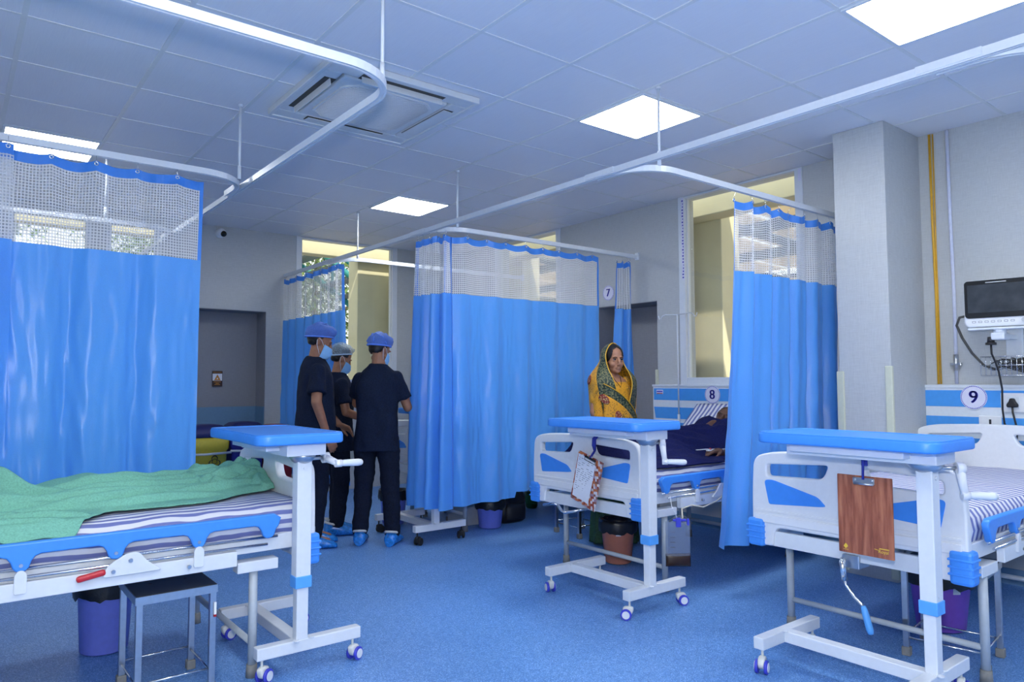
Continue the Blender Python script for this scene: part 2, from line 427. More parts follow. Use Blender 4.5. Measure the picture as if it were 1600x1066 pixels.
# matrices that lay an outline (u,v) in the world: YZ -> u along y, v along z, thickness along x
def M_yz(x=0., flip=1): return Matrix(((0, 0, 1, x), (flip, 0, 0, 0), (0, 1, 0, 0), (0, 0, 0, 1)))
def M_xz(y=0.): return Matrix(((1, 0, 0, 0), (0, 0, 1, y), (0, 1, 0, 0), (0, 0, 0, 1)))
def M_xy(z=0.): return Matrix(((1, 0, 0, 0), (0, 1, 0, 0), (0, 0, 1, z), (0, 0, 0, 1)))
def text_mesh(mb, body, size, place, ext=.001, offset=0., align='CENTER'):
    cu = bpy.data.curves.new('writing', 'FONT'); cu.body = body; cu.size = size; cu.extrude = ext; cu.offset = offset
    cu.align_x = align; cu.align_y = 'CENTER'
    ob = bpy.data.objects.new('writing', cu); COL.objects.link(ob)
    dg = bpy.context.evaluated_depsgraph_get(); me = bpy.data.meshes.new_from_object(ob.evaluated_get(dg))
    t = bmesh.new(); t.from_mesh(me); mb._merge(t, place)
    bpy.data.meshes.remove(me); bpy.data.objects.remove(ob); bpy.data.curves.remove(cu)
# ------------------------------------------------------------------ the room
ZC = 3.044
XW = 5.40; YE = 8.20; XL = -0.85; YB = -4.6
b = MB(); b.box((XL-.2, YB-.2, -.12), (XW+.5, YE+.6, 0)); floor_o = struct(b.build('floor', 'floor'))
b = MB(); b.box((XL-.2, YB-.2, ZC), (XW+.2, YE+.2, ZC+.15)); ceil_o = struct(b.build('ceiling', 'ceiling'))
b = MB()
x = 3.23-.6*7
while x < XW:
    if x > XL: b.box((x-.012, YB, ZC-.004), (x+.012, YE, ZC+.001))
    x += .6
y = 3.42-.6*13
while y < YE:
    if y > YB: b.box((XL, y-.010, ZC-.0035), (XW, y+.010, ZC+.001))
    y += .6
struct(b.build('ceiling_grid', 'tbar', ceil_o))
WIN8 = (3.04, 4.30); WIN7 = (5.97, 7.20); NICHE = (4.58, 5.38); ZS = 1.24
T = .22
b = MB()
def wx(y0, y1, z0, z1): b.box((XW, y0, z0), (XW+T, y1, z1))
wx(YB-.2, WIN8[0], 0, ZC); wx(WIN8[0], WIN8[1], 0, ZS); wx(WIN8[1], NICHE[0], 0, ZC); wx(*NICHE, 2.09, ZC)
wx(NICHE[1], WIN7[0], 0, ZC); wx(*WIN7, 0, ZS); wx(WIN7[1], YE+.2, 0, ZC)
struct(b.build('wall_right', 'wall')); b = MB()
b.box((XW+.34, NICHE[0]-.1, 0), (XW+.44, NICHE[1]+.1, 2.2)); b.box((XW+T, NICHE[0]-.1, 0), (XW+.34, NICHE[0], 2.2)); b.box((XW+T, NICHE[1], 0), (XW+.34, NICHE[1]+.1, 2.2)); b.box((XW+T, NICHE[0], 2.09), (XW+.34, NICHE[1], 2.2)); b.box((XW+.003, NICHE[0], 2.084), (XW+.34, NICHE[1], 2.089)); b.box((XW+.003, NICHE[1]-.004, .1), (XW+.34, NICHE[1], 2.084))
struct(b.build('wall_recess_right', 'recess'))  # thin dark sheets on jamb and soffit carry the painted shade too
WA = (.40, 1.09); WB = (1.22, 1.72); WC = (3.20, 4.55); NB = (1.75, 2.857)
b = MB()
def wy(x0, x1, z0, z1): b.box((x0, YE, z0), (x1, YE+T, z1))
wy(XL-.2, WA[0], 0, ZC); wy(*WA, 0, ZS); wy(*WA, 2.96, ZC); wy(WA[1], WB[0], 0, ZC); wy(*WB, 0, ZS); wy(*WB, 2.96, ZC); wy(WB[1], NB[0], 0, ZC)
wy(*NB, 2.12, ZC); wy(NB[1], WC[0], 0, ZC); wy(*WC, 0, ZS); wy(WC[1], XW+T, 0, ZC)
struct(b.build('wall_back', 'wall')); b = MB()
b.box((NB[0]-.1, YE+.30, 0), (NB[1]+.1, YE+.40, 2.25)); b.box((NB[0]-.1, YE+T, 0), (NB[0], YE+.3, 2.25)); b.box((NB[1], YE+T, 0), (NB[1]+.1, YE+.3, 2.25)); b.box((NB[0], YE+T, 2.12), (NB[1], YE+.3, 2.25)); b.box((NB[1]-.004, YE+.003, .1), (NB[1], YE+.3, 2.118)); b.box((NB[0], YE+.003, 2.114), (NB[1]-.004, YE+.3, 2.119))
struct(b.build('wall_recess_back', 'recess'))  # shade of this recess is put into its colour, jamb and soffit included
b = MB(); b.box((NB[0], YE+.285, .10), (NB[1], YE+.302, 1.03)); b.box((NB[1]-.012, YE+.002, .10), (NB[1]-.003, YE+.284, 1.03)); struct(b.build('trim_1', 'wainscot'))
b = MB(); b.box((XL-.2, YB-.2, 0), (XL, YE+.2, ZC)); struct(b.build('wall_left', 'wall'))
b = MB(); b.box((XL-.2, YB-.2, 0), (XW+.2, YB, ZC)); struct(b.build('wall_front', 'wall'))
b = MB(); b.box((4.86, 2.158, 0), (XW, 2.508, ZC-.001), .004); struct(b.build('wall_column', 'wall'))
b = MB(); b.box((XW-.012, 2.51, 0), (XW, 4.58, .1)); b.box((XW-.012, YB, 0), (XW, 2.155, .1)); b.box((XW-.012, 5.38, 0), (XW, YE, .1)); struct(b.build('baseboard_right', 'wainscot'))
# cream corner guards
for k, (x0, y0, x1, y1, z0, z1) in enumerate([(4.846, 2.146, 4.872, 2.195, .02, 1.40), (4.846, 2.472, 4.872, 2.521, .02, 1.37), (5.386, 4.572, 5.412, 4.605, .9, 1.42)]):
    b = MB(); b.box((x0, y0, z0), (x1, y1, z1), .006); struct(b.build('trim_%d' % (k+2), 'guard'))
# ------------------------------------------------------------------ windows
def window(idx, axis, lo, hi, z0, z1, frame_w=.07, mull=None):
    fr = MB(); p = (XW if axis == 'x' else YE)
    def bx(a, c, za, zb, d0=-.012, d1=.075):
        if axis == 'x': fr.box((p+d0, a, za), (p+d1, c, zb), .004)
        else: fr.box((a, p+d0, za), (c, p+d1, zb), .004)
    bx(lo, lo+frame_w, z0, z1); bx(hi-frame_w, hi, z0, z1); bx(lo+frame_w-.002, hi-frame_w+.002, z0, z0+.10, -.008, .072); bx(lo+frame_w-.002, hi-frame_w+.002, z1-.02, z1, -.008, .072)
    bx(lo+frame_w, lo+frame_w+.012, z0+.1, z1, .02, .06); bx(hi-frame_w-.012, hi-frame_w, z0+.1, z1, .02, .06)
    if mull is not None: bx(mull-.02, mull+.02, z0+.1, z1-.02)
    o = struct(fr.build('window_%d' % idx, 'white_metal'))
    g = MB()
    if axis == 'x': g.quad((p+.038, lo+frame_w, z0+.1), (p+.038, lo+frame_w, z1-.02), (p+.038, hi-frame_w, z1-.02), (p+.038, hi-frame_w, z0+.1))
    else: g.quad((lo+frame_w, p+.038, z0+.1), (hi-frame_w, p+.038, z0+.1), (hi-frame_w, p+.038, z1-.02), (lo+frame_w, p+.038, z1-.02))
    struct(g.build('pane', 'glass', o))
window(1, 'x', *WIN8, ZS, ZC-.002); window(2, 'x', *WIN7, ZS, ZC-.002)
window(3, 'y', *WC, ZS, ZC-.002); window(4, 'y', *WA, ZS, 2.96, .04); window(5, 'y', *WB, ZS, 2.96, .04)
# ------------------------------------------------------------------ ceiling lights and cassette
def light_at(x, y, label, group='square ceiling light panels'):
    t = thing('ceiling_light', label, 'ceiling light', (x, y, ZC), 0, group)
    b = MB(); o_ = .292; i_ = .276
    for (a, c) in (((-o_, -o_, -.012), (o_, -i_, -.001)), ((-o_, i_, -.012), (o_, o_, -.001)), ((-o_, -i_, -.012), (-i_, i_, -.001)), ((i_, -i_, -.012), (o_, i_, -.001))): b.box(a, c)
    b.build('frame', 'white_metal', t)
    b = MB(); b.box((-i_, -i_, -.009), (i_, i_, -.003)); b.build('diffuser', 'diffuser', t)
    return t
light_at(3.53, 1.32, 'lit square ceiling panel in the upper right corner above bed 9')
light_at(3.53, 3.12, 'lit square ceiling panel above the bay of bed 8')
light_at(3.53, 6.12, 'small lit square ceiling panel above the three staff')
light_at(.53, 6.12, 'lit square ceiling panel behind the top of the left net curtain')
for (x, y) in ((.53, 1.32), (.53, -1.08), (3.53, -1.08), (.53, -3.48), (3.53, -3.48)):  # unseen panels continuing the lamp grid, added to brighten the room
    light_at(x, y, 'added lit square ceiling panel outside the picture nearer the camera')
ac = thing('ceiling_air_conditioner', 'white square ceiling cassette air conditioner with ribbed grille', 'air conditioner', (2.03, 3.99, ZC))
b = MB()
S = .475
for sgn in (1, -1):
    b.box((-S, sgn*.36 if sgn > 0 else -S, -.032), (S, S if sgn > 0 else -.36, 0), .008)
    b.box((sgn*.36 if sgn > 0 else -S, -.36, -.032), (S if sgn > 0 else -.36, .36, 0), .008)
b.box((-.34, -.34, -.036), (.34, .34, -.004), .01)
for sgn in (1, -1):
    b.box((-.36, sgn*.36-.004, -.014), (.36, sgn*.36+.004, 0)); b.box((sgn*.36-.004, -.36, -.014), (sgn*.36+.004, .36, 0))
# raised border lip
for sgn in (1, -1):
    b.box((-S-.006, sgn*S-.012, -.040), (S+.006, sgn*S+.012, -.002), .005); b.box((sgn*S-.012, -S, -.040), (sgn*S+.012, S, -.002), .005)
b.build('housing', 'ac_white', ac)
b = MB()
for sx, sy in ((0, 1), (0, -1), (1, 0), (-1, 0)):
    if sx: b.box((sx*.395-.035, -.27, -.034), (sx*.395+.035, .27, -.0325))
    else: b.box((-.27, sy*.395-.035, -.034), (.27, sy*.395+.035, -.0325))
b.build('air_outlet', 'vent_dark', ac)
for sx, sy in ((0, 1), (0, -1), (1, 0), (-1, 0)):
    b = MB(); op = (sy == -1 or sx == -1)
    rx = Matrix.Rotation(R_(82 if op else 4), 3, 'X' if sx == 0 else 'Y')
    if sx: b.box((sx*.395-.033, -.265, -.042), (sx*.395+.033, .265, -.037), .002, rx)
    else: b.box((-.265, sy*.395-.033, -.042), (.265, sy*.395+.033, -.037), .002, rx)
    b.build('louvre', 'ac_white', ac)
b = MB(); b.plate(round_poly([(-.285, -.21), (-.21, -.285), (.21, -.285), (.285, -.21), (.285, .21), (.21, .285), (-.21, .285), (-.285, .21)], .02), [], .004, M_xy(-.0405), .001); b.build('filter', 'grille_back', ac)
b = MB()
oct_ = round_poly([(-.30, -.22), (-.22, -.30), (.22, -.30), (.30, -.22), (.30, .22), (.22, .30), (-.22, .30), (-.30, .22)], .02)
b.plate(oct_, [round_poly([(-.285, -.21), (-.21, -.285), (.21, -.285), (.285, -.21), (.285, .21), (.21, .285), (-.21, .285), (-.285, .21)], .02)[::-1]], .010, M_xy(-.040), .002)
n = 34
for k in range(n):
    y0 = -.28+.56*k/(n-1); hw = .285 if abs(y0) < .22 else .285-(abs(y0)-.22)
    b.tube([(-hw, y0, -.042), (-hw*.5, y0+.006, -.044), (0, y0-.004, -.046), (hw*.5, y0+.006, -.044), (hw, y0, -.042)], .0042, 6)
b.build('grille', 'ac_white', ac)
# ------------------------------------------------------------------ curtain tracks
ZR = 2.55
def rod(t, x, y):
    b = MB(); b.cyl((x, y, ZR+.015), (x, y, ZC-.005), .008, seg=10); b.cyl((x, y, ZR+.015), (x, y, ZR+.10), .012, .010, 10); b.cyl((x, y, ZC-.02), (x, y, ZC-.003), .016, seg=12)
    b.build('drop_rod', 'track', t, True)
def profile(pts, name, t):
    """C-shaped rail swept along a polyline in plan (white body, dark slot below)."""
    pts = [Vector((p[0], p[1], ZR)) for p in pts]
    ring = [(-.014, -.018), (-.014, .018), (.014, .018), (.014, -.018), (.006, -.018), (.006, -.010), (-.006, -.010), (-.006, -.018)]
    rings = []
    for i, p in enumerate(pts):
        tg = (pts[min(i+1, len(pts)-1)]-pts[max(i-1, 0)]).normalized(); nrm = Vector((-tg.y, tg.x, 0))
        rings.append([p+nrm*a+Vector((0, 0, c)) for a, c in ring])
    b = MB(); b.loft(rings)
    for f in b.bm.faces: f.smooth = False
    b.build(name, 'track', t, True)
def arc(cx, cy, r, a0, a1, n=12): return [(cx+r*math.cos(R_(a0+(a1-a0)*k/n)), cy+r*math.sin(R_(a0+(a1-a0)*k/n))) for k in range(n+1)]
XM = 3.06
tr = thing('curtain_track', 'long white ceiling curtain rail running past beds 7, 8 and 9', 'curtain rail', (XM, 4, ZR))
profile([(XM-.0, -1.5), (XM, 8.19)], 'rail', tr)
for y in (1.10, 3.02, 5.14, 6.95):
    b = MB(); b.box((XM-.018, y-.12, ZR-.012), (XM+.018, y+.12, ZR+.022), .003); b.build('joint_sleeve', 'track', tr, True)
def bay(yb, xe, label, rods, ys=None):
    t = thing('bay_curtain_track', label, 'curtain rail', (XM+.2, yb, ZR), 0, 'side rails of the bays')
    r = .26
    pts = [(XM+.03, yb+r+.12)]+arc(XM+.03+r, yb+r, r, 180, 270)+[(xe, yb)]
    profile(pts, 'rail', t)
    for (x, y) in rods: rod(t, x, y)
    b = MB(); b.box((xe-.02, yb-.02, ZR-.03), (xe+.004, yb+.02, ZR+.04), .003); b.build('wall_bracket', 'track', t, True)
    return t
bay(2.70, XW, 'white curved side rail carrying the curtain beside the column', [(3.24, 2.715)])
bay(4.82, XW, 'white curved side rail over the wide closed middle curtain', [(3.24, 4.835)])
bay(6.64, XW, 'white side rail in front of the far window behind the staff', [(3.24, 6.655)])
bay(.78, XW, 'white side rail branching off by the upper right light panel', [(3.24, .795)])
XT = 1.44
lt = thing('left_curtain_track', 'white ceiling curtain rail bending round the left bed near the air conditioner', 'curtain rail', (XT, 2.6, ZR))
r = .26
profile([(XL, 2.53), (XT-r, 2.53)]+arc(XT-r, 2.53+r, r, -90, 0)+[(XT, 8.19)], 'rail', lt)
rod(lt, 1.40, 2.66)
t2 = thing('left_bay_curtain_track', 'white curved rail carrying the big left curtain', 'curtain rail', (XT, 4.4, ZR), 0, 'side rails of the bays')
profile([(XL, 4.40), (XT-.03-r, 4.40)]+arc(XT-.03-r, 4.40+r, r, -90, 0)+[(XT-.03, 4.85)], 'rail', t2)
rod(t2, 1.385, 4.50)
t3 = thing('far_left_curtain_track', 'white rail seen through the left net curtain', 'curtain rail', (XT, 6.2, ZR), 0, 'side rails of the bays')
profile([(XL, 6.20), (XT-.03-r, 6.20)]+arc(XT-.03-r, 6.20+r, r, -90, 0)+[(XT-.03, 6.65)], 'rail', t3)
rod(t3, .91, 6.20)
# ------------------------------------------------------------------ curtains
def polyline(pts):
    pts = [Vector((p[0], p[1], 0)) for p in pts]; L = [0]
    for a, c in zip(pts, pts[1:]): L.append(L[-1]+(c-a).length)
    def at(s):
        s = min(max(s, 0), L[-1])
        for i in range(len(L)-1):
            if s <= L[i+1] or i == len(L)-2:
                f = (s-L[i])/(L[i+1]-L[i]); return pts[i].lerp(pts[i+1], f), (pts[i+1]-pts[i]).normalized()
    return at, L[-1]
def curtain(label, pts, amp, lam, seed=0, zt=2.505, zm=2.02, zb=.30, hook=.19, dip=.03, sx0=0., sx1=0., grow=.6, fold=None, bows=(0, 0), full=1.15, edges=(1, 1), hem=None, group='blue curtains with a net top'):
    at, L = polyline(pts)
    t = thing('ward_curtain', label, 'curtain', (pts[0][0], pts[0][1], zb), 0, group)
    nu = max(40, int(L/.010)); rr = random.Random(seed); ph = [rr.uniform(0, 6.28) for _ in range(6)]
    def P(u, z):
        s = u*L; p, tg = at(s); nr = Vector((-tg.y, tg.x, 0))
        d = (zt-z)/(zt-zb)                       # 0 at the rail, 1 at the hem
        warp = s + .35*lam*noise.noise((s*1.3, seed*3.1, d*.35))
        w = math.sin(2*PI*warp/lam+ph[0]) + .45*math.sin(2*PI*warp/(lam*.53)+ph[1]+d*.7) + .25*noise.noise((s*2.1/lam*.25, seed+9.3, d*.8))
        a = amp*(.55+grow*d)
        off = a*w + .004*noise.noise((s*30, z*6, seed))*(1+2*d)
        sk = (sx0*(1-u)+sx1*u)*d**1.3
        q = p + nr*off + tg*(sk + amp*.5*math.cos(2*PI*warp/lam+ph[0])*min(1, d*3)) + nr*(bows[0]*(1-u)+bows[1]*u)*d
        hh = s/hook; sag = dip*abs(math.sin(PI*hh))**.8*(1-min(1, d*6))*(.6+.4*noise.noise((math.floor(hh), seed, 0)))
        zz = z-sag
        if hem: zz += hem(u)*max(0, (d-.7)/.3)
        return Vector((q.x, q.y, zz))
    def sheet(u0, u1, zs, name, m, uvs=False):
        n_ = max(2, int(nu*(u1-u0))); us = [u0+(u1-u0)*i/n_ for i in range(n_+1)]
        b = MB(); b.grid([[P(u, z) for u in us] for z in zs])
        lay = b.bm.loops.layers.uv.new('UVMap'); ncol = len(us)
        b.bm.verts.index_update()
        for f in b.bm.faces:
            for lp in f.loops:
                i = lp.vert.index; lp[lay].uv = (us[i % ncol]*L*full, zs[i//ncol])
        return b.build(name, m, t, True, recalc=False)
    def zr(a, c, n_): return [a+(c-a)*i/n_ for i in range(n_+1)]
    e = .022/L
    sheet(0, 1, zr(zt, zt-.055, 3), 'header_band', 'header')
    sheet(e if edges[0] else 0, 1-e if edges[1] else 1, zr(zt-.055, zm, 16), 'net_panel', 'net')
    sheet(0, 1, zr(zm, zb, 46), 'cloth_panel', 'curtain')
    if edges[0]: sheet(0, e, zr(zt-.055, zm, 16), 'edge_band', 'header')
    if edges[1]: sheet(1-e, 1, zr(zt-.055, zm, 16), 'edge_band', 'header')
    k = 0
    while k*hook <= L+1e-6:
        u = min(1, max(0, k*hook/L)); u = min(max(u, .012), .988)
        p = P(u, zt); p2, tg = at(u*L)
        nr = Vector((-tg.y, tg.x, 0)); e0 = Vector((p.x, p.y, zt-.018))
        b = MB(); b.tube([e0+(tg*math.cos(a)+Vector((0, 0, 1))*math.sin(a))*.009 for a in [2*PI*i/10 for i in range(10)]], .0035, 6, True)
        b.tube([e0, e0+Vector((0, 0, .025)), Vector((p2.x, p2.y, ZR-.014))], .0016, 5)
        b.build('curtain_hook', 'chrome', t, True); k += 1
    return t
curtain('large bright blue curtain closed behind the green-covered bed', [(-.84, 4.40), (1.155, 4.40)], .026, .33, 3, zb=.42, hook=.205, dip=.035, grow=.5, edges=(0, 1))
curtain('narrow strip of blue curtain overlapping the large curtain at the left border', [(-.84, 4.32), (.225, 4.32)], .014, .30, 11, zb=.42, hook=.26, dip=.02, grow=.3, edges=(0, 0))
curtain('blue curtain hanging behind the standing staff by the far wall', [(3.06, 8.13), (3.06, 6.62)], .040, .20, 5, zb=.30, hook=.13, dip=.035, sx1=.10, full=1.5, edges=(0, 1))
curtain('blue curtain bunched at the corner beside the staff', [(3.065, 5.20), (3.085, 5.0), (3.11, 4.90), (3.165, 4.815)], .040, .105, 8, zb=.29, hook=.09, dip=.05, full=2.2, sx0=-.06, grow=.9)
curtain('wide blue curtain drawn closed along the side of bed 7', [(3.13, 4.862), (3.3, 4.832), (4.84, 4.82)], .020, .31, 21, zb=.305, hook=.205, dip=.035, grow=.9, hem=lambda u: .035*u+(.05 if u > .42 else 0))
curtain('slim blue curtain bunched against the wall below the number 7', [(5.16, 4.87), (5.36, 4.87)], .042, .085, 14, zb=.42, hook=.065, dip=.05, sx0=-.12, sx1=.08, full=2.2)
curtain('blue curtain beside the column hiding the head end of bed 8', [(3.995, 2.725), (5.32, 2.725)], .034, .21, 31, zb=.29, hook=.17, dip=.045, sx0=-.30, sx1=.0, full=1.4, bows=(-.04, 0), grow=.8)
# ------------------------------------------------------------------ beds (local frame: foot end at x=0, head towards +x)
HZ = .752      # top of the mattress
def end_board(b, x, top, flip=1):
    """moulded plastic board with two grip slots; outline in (y, z)."""
    w = .50
    out = round_poly([(-w, .47), (-w+.115, .47), (-w+.125, .565), (w-.125, .565), (w-.115, .47), (w, .47), (w, .74), (w-.012, top-.03), (w-.12, top), (0, top+.018), (-w+.12, top), (-w+.012, top-.03), (-w, .74)],
                     [.02, .02, .04, .04, .02, .02, .2, .09, .3, .3, .3, .09, .2])
    s1 = round_poly([(-w+.085, top-.125), (-.115, top-.115), (-.085, top-.045), (-w+.085, top-.065)], [.02, .035, .02, .02])
    s2 = round_poly([(w-.085, top-.125), (w-.085, top-.065), (.085, top-.045), (.115, top-.115)], [.02, .02, .02, .035])
    b.plate(out, [s1, s2], .045, M_yz(x), .010, 3)
def board_relief(b, x, top, s):
    # raised ribs across the lower part of the board
    w = .48
    b.box((x-.006*(s < 0), -w, .64), (x+.006*(s > 0), w, .652), .002)
    b.box((x-.008*(s < 0), -w, .585), (x+.008*(s > 0), w, .628), .004)
def board_accents(x, s, top):
    res = []
    for sg in (-1, 1):
        b = MB()
        o = round_poly([(sg*.40, .68), (sg*.425, .80), (sg*.38, .805), (sg*.14, .745), (sg*.10, .705), (sg*.13, .70)], [.012, .02, .02, .02, .012, .012])
        if sg < 0: o = o[::-1]
        b.plate(o, [], .008, M_yz(x), .002); res.append(b)
    return res
def side_rail(t, sg, lever):
    y = sg*.505
    L0, L1 = .17, 1.42
    zt, zb = .715, .668
    cen = [.225, .52, .83, 1.14, 1.37]
    top = [(L0, zt-.02), (L0+.03, zt), (L1-.03, zt), (L1, zt-.02), (L1, zb)]
    low = []
    xs = L1
    for c in cen[::-1]:
        e = c == cen[0]
        pr = [(.062, 0), (.045, -.006), (.033, -.022), (.026, -.045), (.016, -.056), (0, -.060), (-.016, -.056), (-.026, -.045), (-.033, -.022), (-.045, -.006), (-.062, 0)]
        for dx, dz in pr:
            xx = c+dx
            if xx <= L0+.0: xx = L0+.0005*len(low)
            if xx < xs: low.append((xx, zb+dz)); xs = xx
    out = top+low
    if low[-1][0] > L0+.01: out.append((L0, zb))
    b = MB(); b.plate(out, [], .030, M_xz(y), .007, 2)
    r = b.build('side_rail', 'blue_plastic', t)
    b = MB()
    for (a, c, z0, z1) in ((.18, 1.38, .612, .618),):
        b.cyl((a, y-.004, z0), (c, y-.004, z1), .006, seg=8)
        b.cyl((a+.05, y+sg*.010, z0-.028), (c+.03, y+sg*.010, z1-.028), .006, seg=8)
    b.build('link_bar', 'chrome', r)
    for c in cen[1:4:2]+[1.30]:
        b = MB(); b.plate(round_poly([(c-.02, .53), (c+.02, .53), (c+.02, .60), (c+.008, .615), (c-.008, .615), (c-.02, .60)], .008), [], .012, M_xz(y+sg*.014), .002); b.build('rail_bracket', 'white_metal', r)
    b = MB(); b.plate(round_poly([(.66, .545), (.88, .545), (.86, .59), (.79, .63), (.75, .63), (.72, .59)], .02), [], .012, M_xz(y+sg*.02), .002); b.build('latch_plate', 'white_metal', r)
    b = MB()
    for c in cen[1:]: b.cyl((c, y+sg*.014, zb-.035), (c, y+sg*.020, zb-.035), .007, seg=8)
    for q in ((.84, .565), (.78, .60), (.56, .54)): b.cyl((q[0], y+sg*.02, q[1]), (q[0], y+sg*.034, q[1]), .008, seg=8)
    b.build('bolt', 'steel', r)
    if lever:
        b = MB(); b.box((.865, y+sg*.012, .548), (.965, y+sg*.034, .572), .009, Matrix.Rotation(R_(9), 3, 'Y')); b.build('release_lever', 'red', r)
def make_bed(label, loc, rz, incline=0., stripe='stripe_along', crank='down', lever=True):
    t = thing('hospital_bed', label, 'bed', loc, rz, 'white hospital beds with blue rails')
    b = MB()
    for sg in (-1, 1):
        b.box((.04, sg*.455-.02, .545), (1.93, sg*.455+.02, .615), .004)
        b.box((.36, sg*.498-.016, .505), (1.62, sg*.498+.016, .570), .003)
        for x in (.26, 1.67): b.box((x-.09, sg*.455-.035, .465), (x+.09, sg*.455+.035, .512), .003)
    for x in (.05, .62, 1.15, 1.9): b.box((x, -.45, .555), (x+.035, .45, .60), .003)
    b.box((.012, -.44, .47), (.04, .44, .545), .003)
    b.build('frame', 'white_metal', t)
    for x in (.27, 1.67):
        for sg in (-1, 1):
            b = MB(); b.cyl((x, sg*.455, .03), (x, sg*.455, .50), .019, seg=14); lg = b.build('leg', 'grey_metal', t)
            b = MB(); b.cyl((x, sg*.455, 0), (x, sg*.455, .055), .026, .023, 14); b.build('leg_cap', 'rubber', lg)
        b = MB(); b.cyl((x, -.45, .145), (x, .45, .145), .0145, seg=12); b.build('cross_bar', 'grey_metal', t)
    # mattress with the striped sheet
    b = MB()
    hx = 1.365
    def top(x, y):
        z = HZ + .006*noise.noise((x*6, y*6, 1.3)) - .010*max(0, abs(y)-.36)/.08
        if incline and x > hx: z += (x-hx)*math.tan(R_(incline))
        return z
    L1 = 1.93 if not incline else hx+.557*math.cos(R_(incline))
    n_ = 60; rings = []
    for i in range(n_+1):
        x = .05+(L1-.05)*i/n_
        ex = .02 if i in (0, n_) else 0.
        ring = []
        h = .165
        ys = [-.455+ex, -.465+ex, -.455+ex]+[-.44+.88*k/12 for k in range(13)]+[.455-ex, .465-ex, .455-ex]
        for q, y in enumerate(ys):
            zt_ = top(x, y)
            if incline and x > hx: low = zt_-h/math.cos(R_(incline))
            else: low = HZ-h
            if q in (0, len(ys)-1): ring.append((x, y, low+.004))
            elif q in (1, len(ys)-2): ring.append((x, y+math.copysign(.006, y)+.008*noise.noise((x*11, y, 3)), (low+zt_)/2))
            elif q in (2, len(ys)-3): ring.append((x, y*1.015, zt_-.030))
            else: ring.append((x, y, zt_))
        rings.append(ring)
    b.loft(rings)
    lay = b.bm.loops.layers.uv.new('UVMap'); b.bm.verts.index_update(); nr = len(rings[0])
    arc_ = [0.]
    for q in range(1, nr): arc_.append(arc_[-1]+(Vector(rings[5][q])-Vector(rings[5][q-1])).length)
    for f in b.bm.faces:
        for lp in f.loops: i = lp.vert.index; lp[lay].uv = (.05+(1.9)*(i//nr)/n_, arc_[i % nr])
    mt = b.build('mattress', stripe, t)
    if incline:
        b = MB(); c = math.cos(R_(incline)); s_ = math.sin(R_(incline))
        for sg in (-1, 1): b.cyl((hx, sg*.43, .585), (hx+.54*c, sg*.43, .585+.54*s_), .013, seg=10)
        b.cyl((hx+.54*c, -.43, .585+.54*s_), (hx+.54*c, .43, .585+.54*s_), .013, seg=10)
        b.cyl((hx+.45*c, 0, .585+.45*s_), (hx+.2, 0, .55), .013, seg=10)
        b.build('backrest_frame', 'grey_metal', t)
    # foot and head boards
    for nm, x, s, tp in (('footboard', .0225, -1, .945), ('headboard', 1.95, 1, 1.01)):
        b = MB(); end_board(b, x, tp); board_relief(b, x+s*.0225, tp, s)
        fb = b.build(nm, 'white_plastic', t)
        for q in board_accents(x+s*.0235, s, tp): q.build('accent_panel', 'blue_plastic', fb)
        for sg in (-1, 1):
            b = MB(); b.box((x-.040, sg*.475-.045, .462), (x+.040, sg*.475+.045, .602), .014)
            for z in (.50, .53, .56): b.box((x-.044, sg*.475-.049, z), (x+.044, sg*.475+.049, z+.010), .004)
            b.build('corner_bumper', 'blue_plastic', fb)
    for sg in (-1, 1): side_rail(t, sg, lever)
    if crank == 'down':
        b = MB(); b.cyl((.02, 0, .475), (.30, 0, .475), .012, seg=10); b.box((-.002, -.05, .44), (.10, .03, .50), .004)
        c = b.build('crank', 'steel', t)
        b = MB(); b.box((-.001, -.035, .445), (.02, .025, .50), .006); b.build('crank_plate', 'strap', c)
        b = MB(); b.tube([(-.02, .015, .48), (-.035, .012, .47), (-.04, .0, .39)], .014, 10); b.build('crank_socket', 'chrome', c)
        b = MB(); b.tube([(-.04, .0, .40), (-.04, -.005, .37), (-.04, -.045, .325), (-.04, -.075, .30), (-.04, -.082, .285)], .0075, 8)
        b.build('crank_arm', 'chrome', c)
        b = MB(); b.tube([(-.04, -.082, .295), (-.042, -.090, .27), (-.045, -.112, .195), (-.046, -.116, .18)], [.011, .0145, .0155, .011], 12); b.build('crank_grip', 'sky_plastic', c)
    elif crank == 'side':
        b = MB(); b.tube([(.25, -.03, .475), (0, -.03, .475), (-.06, -.03, .475), (-.09, .0, .465), (-.10, .06, .452), (-.10, .09, .455), (-.10, .13, .492), (-.10, .17, .497), (-.10, .27, .475)], .0095, 10)
        c = b.build('crank', 'chrome', t)
    return t
bed9 = make_bed('empty bed 9 with a striped sheet in front of the vital signs monitor', (3.30, 1.685, 0), 0, 0, 'stripe_across', 'down')
bed8 = make_bed('bed 8 with raised backrest holding the patient under a navy blanket', (3.29, 3.44, 0), 0, 41, 'stripe_along', 'side')
bed7 = make_bed('bed 7 mostly hidden behind the wide closed curtain', (3.33, 5.70, 0), 0, 0, 'stripe_along', 'none')
bedL = make_bed('bed covered by a rumpled green sheet in front of the large left curtain', (1.375, 3.735, 0), PI, 0, 'stripe_along', 'none')

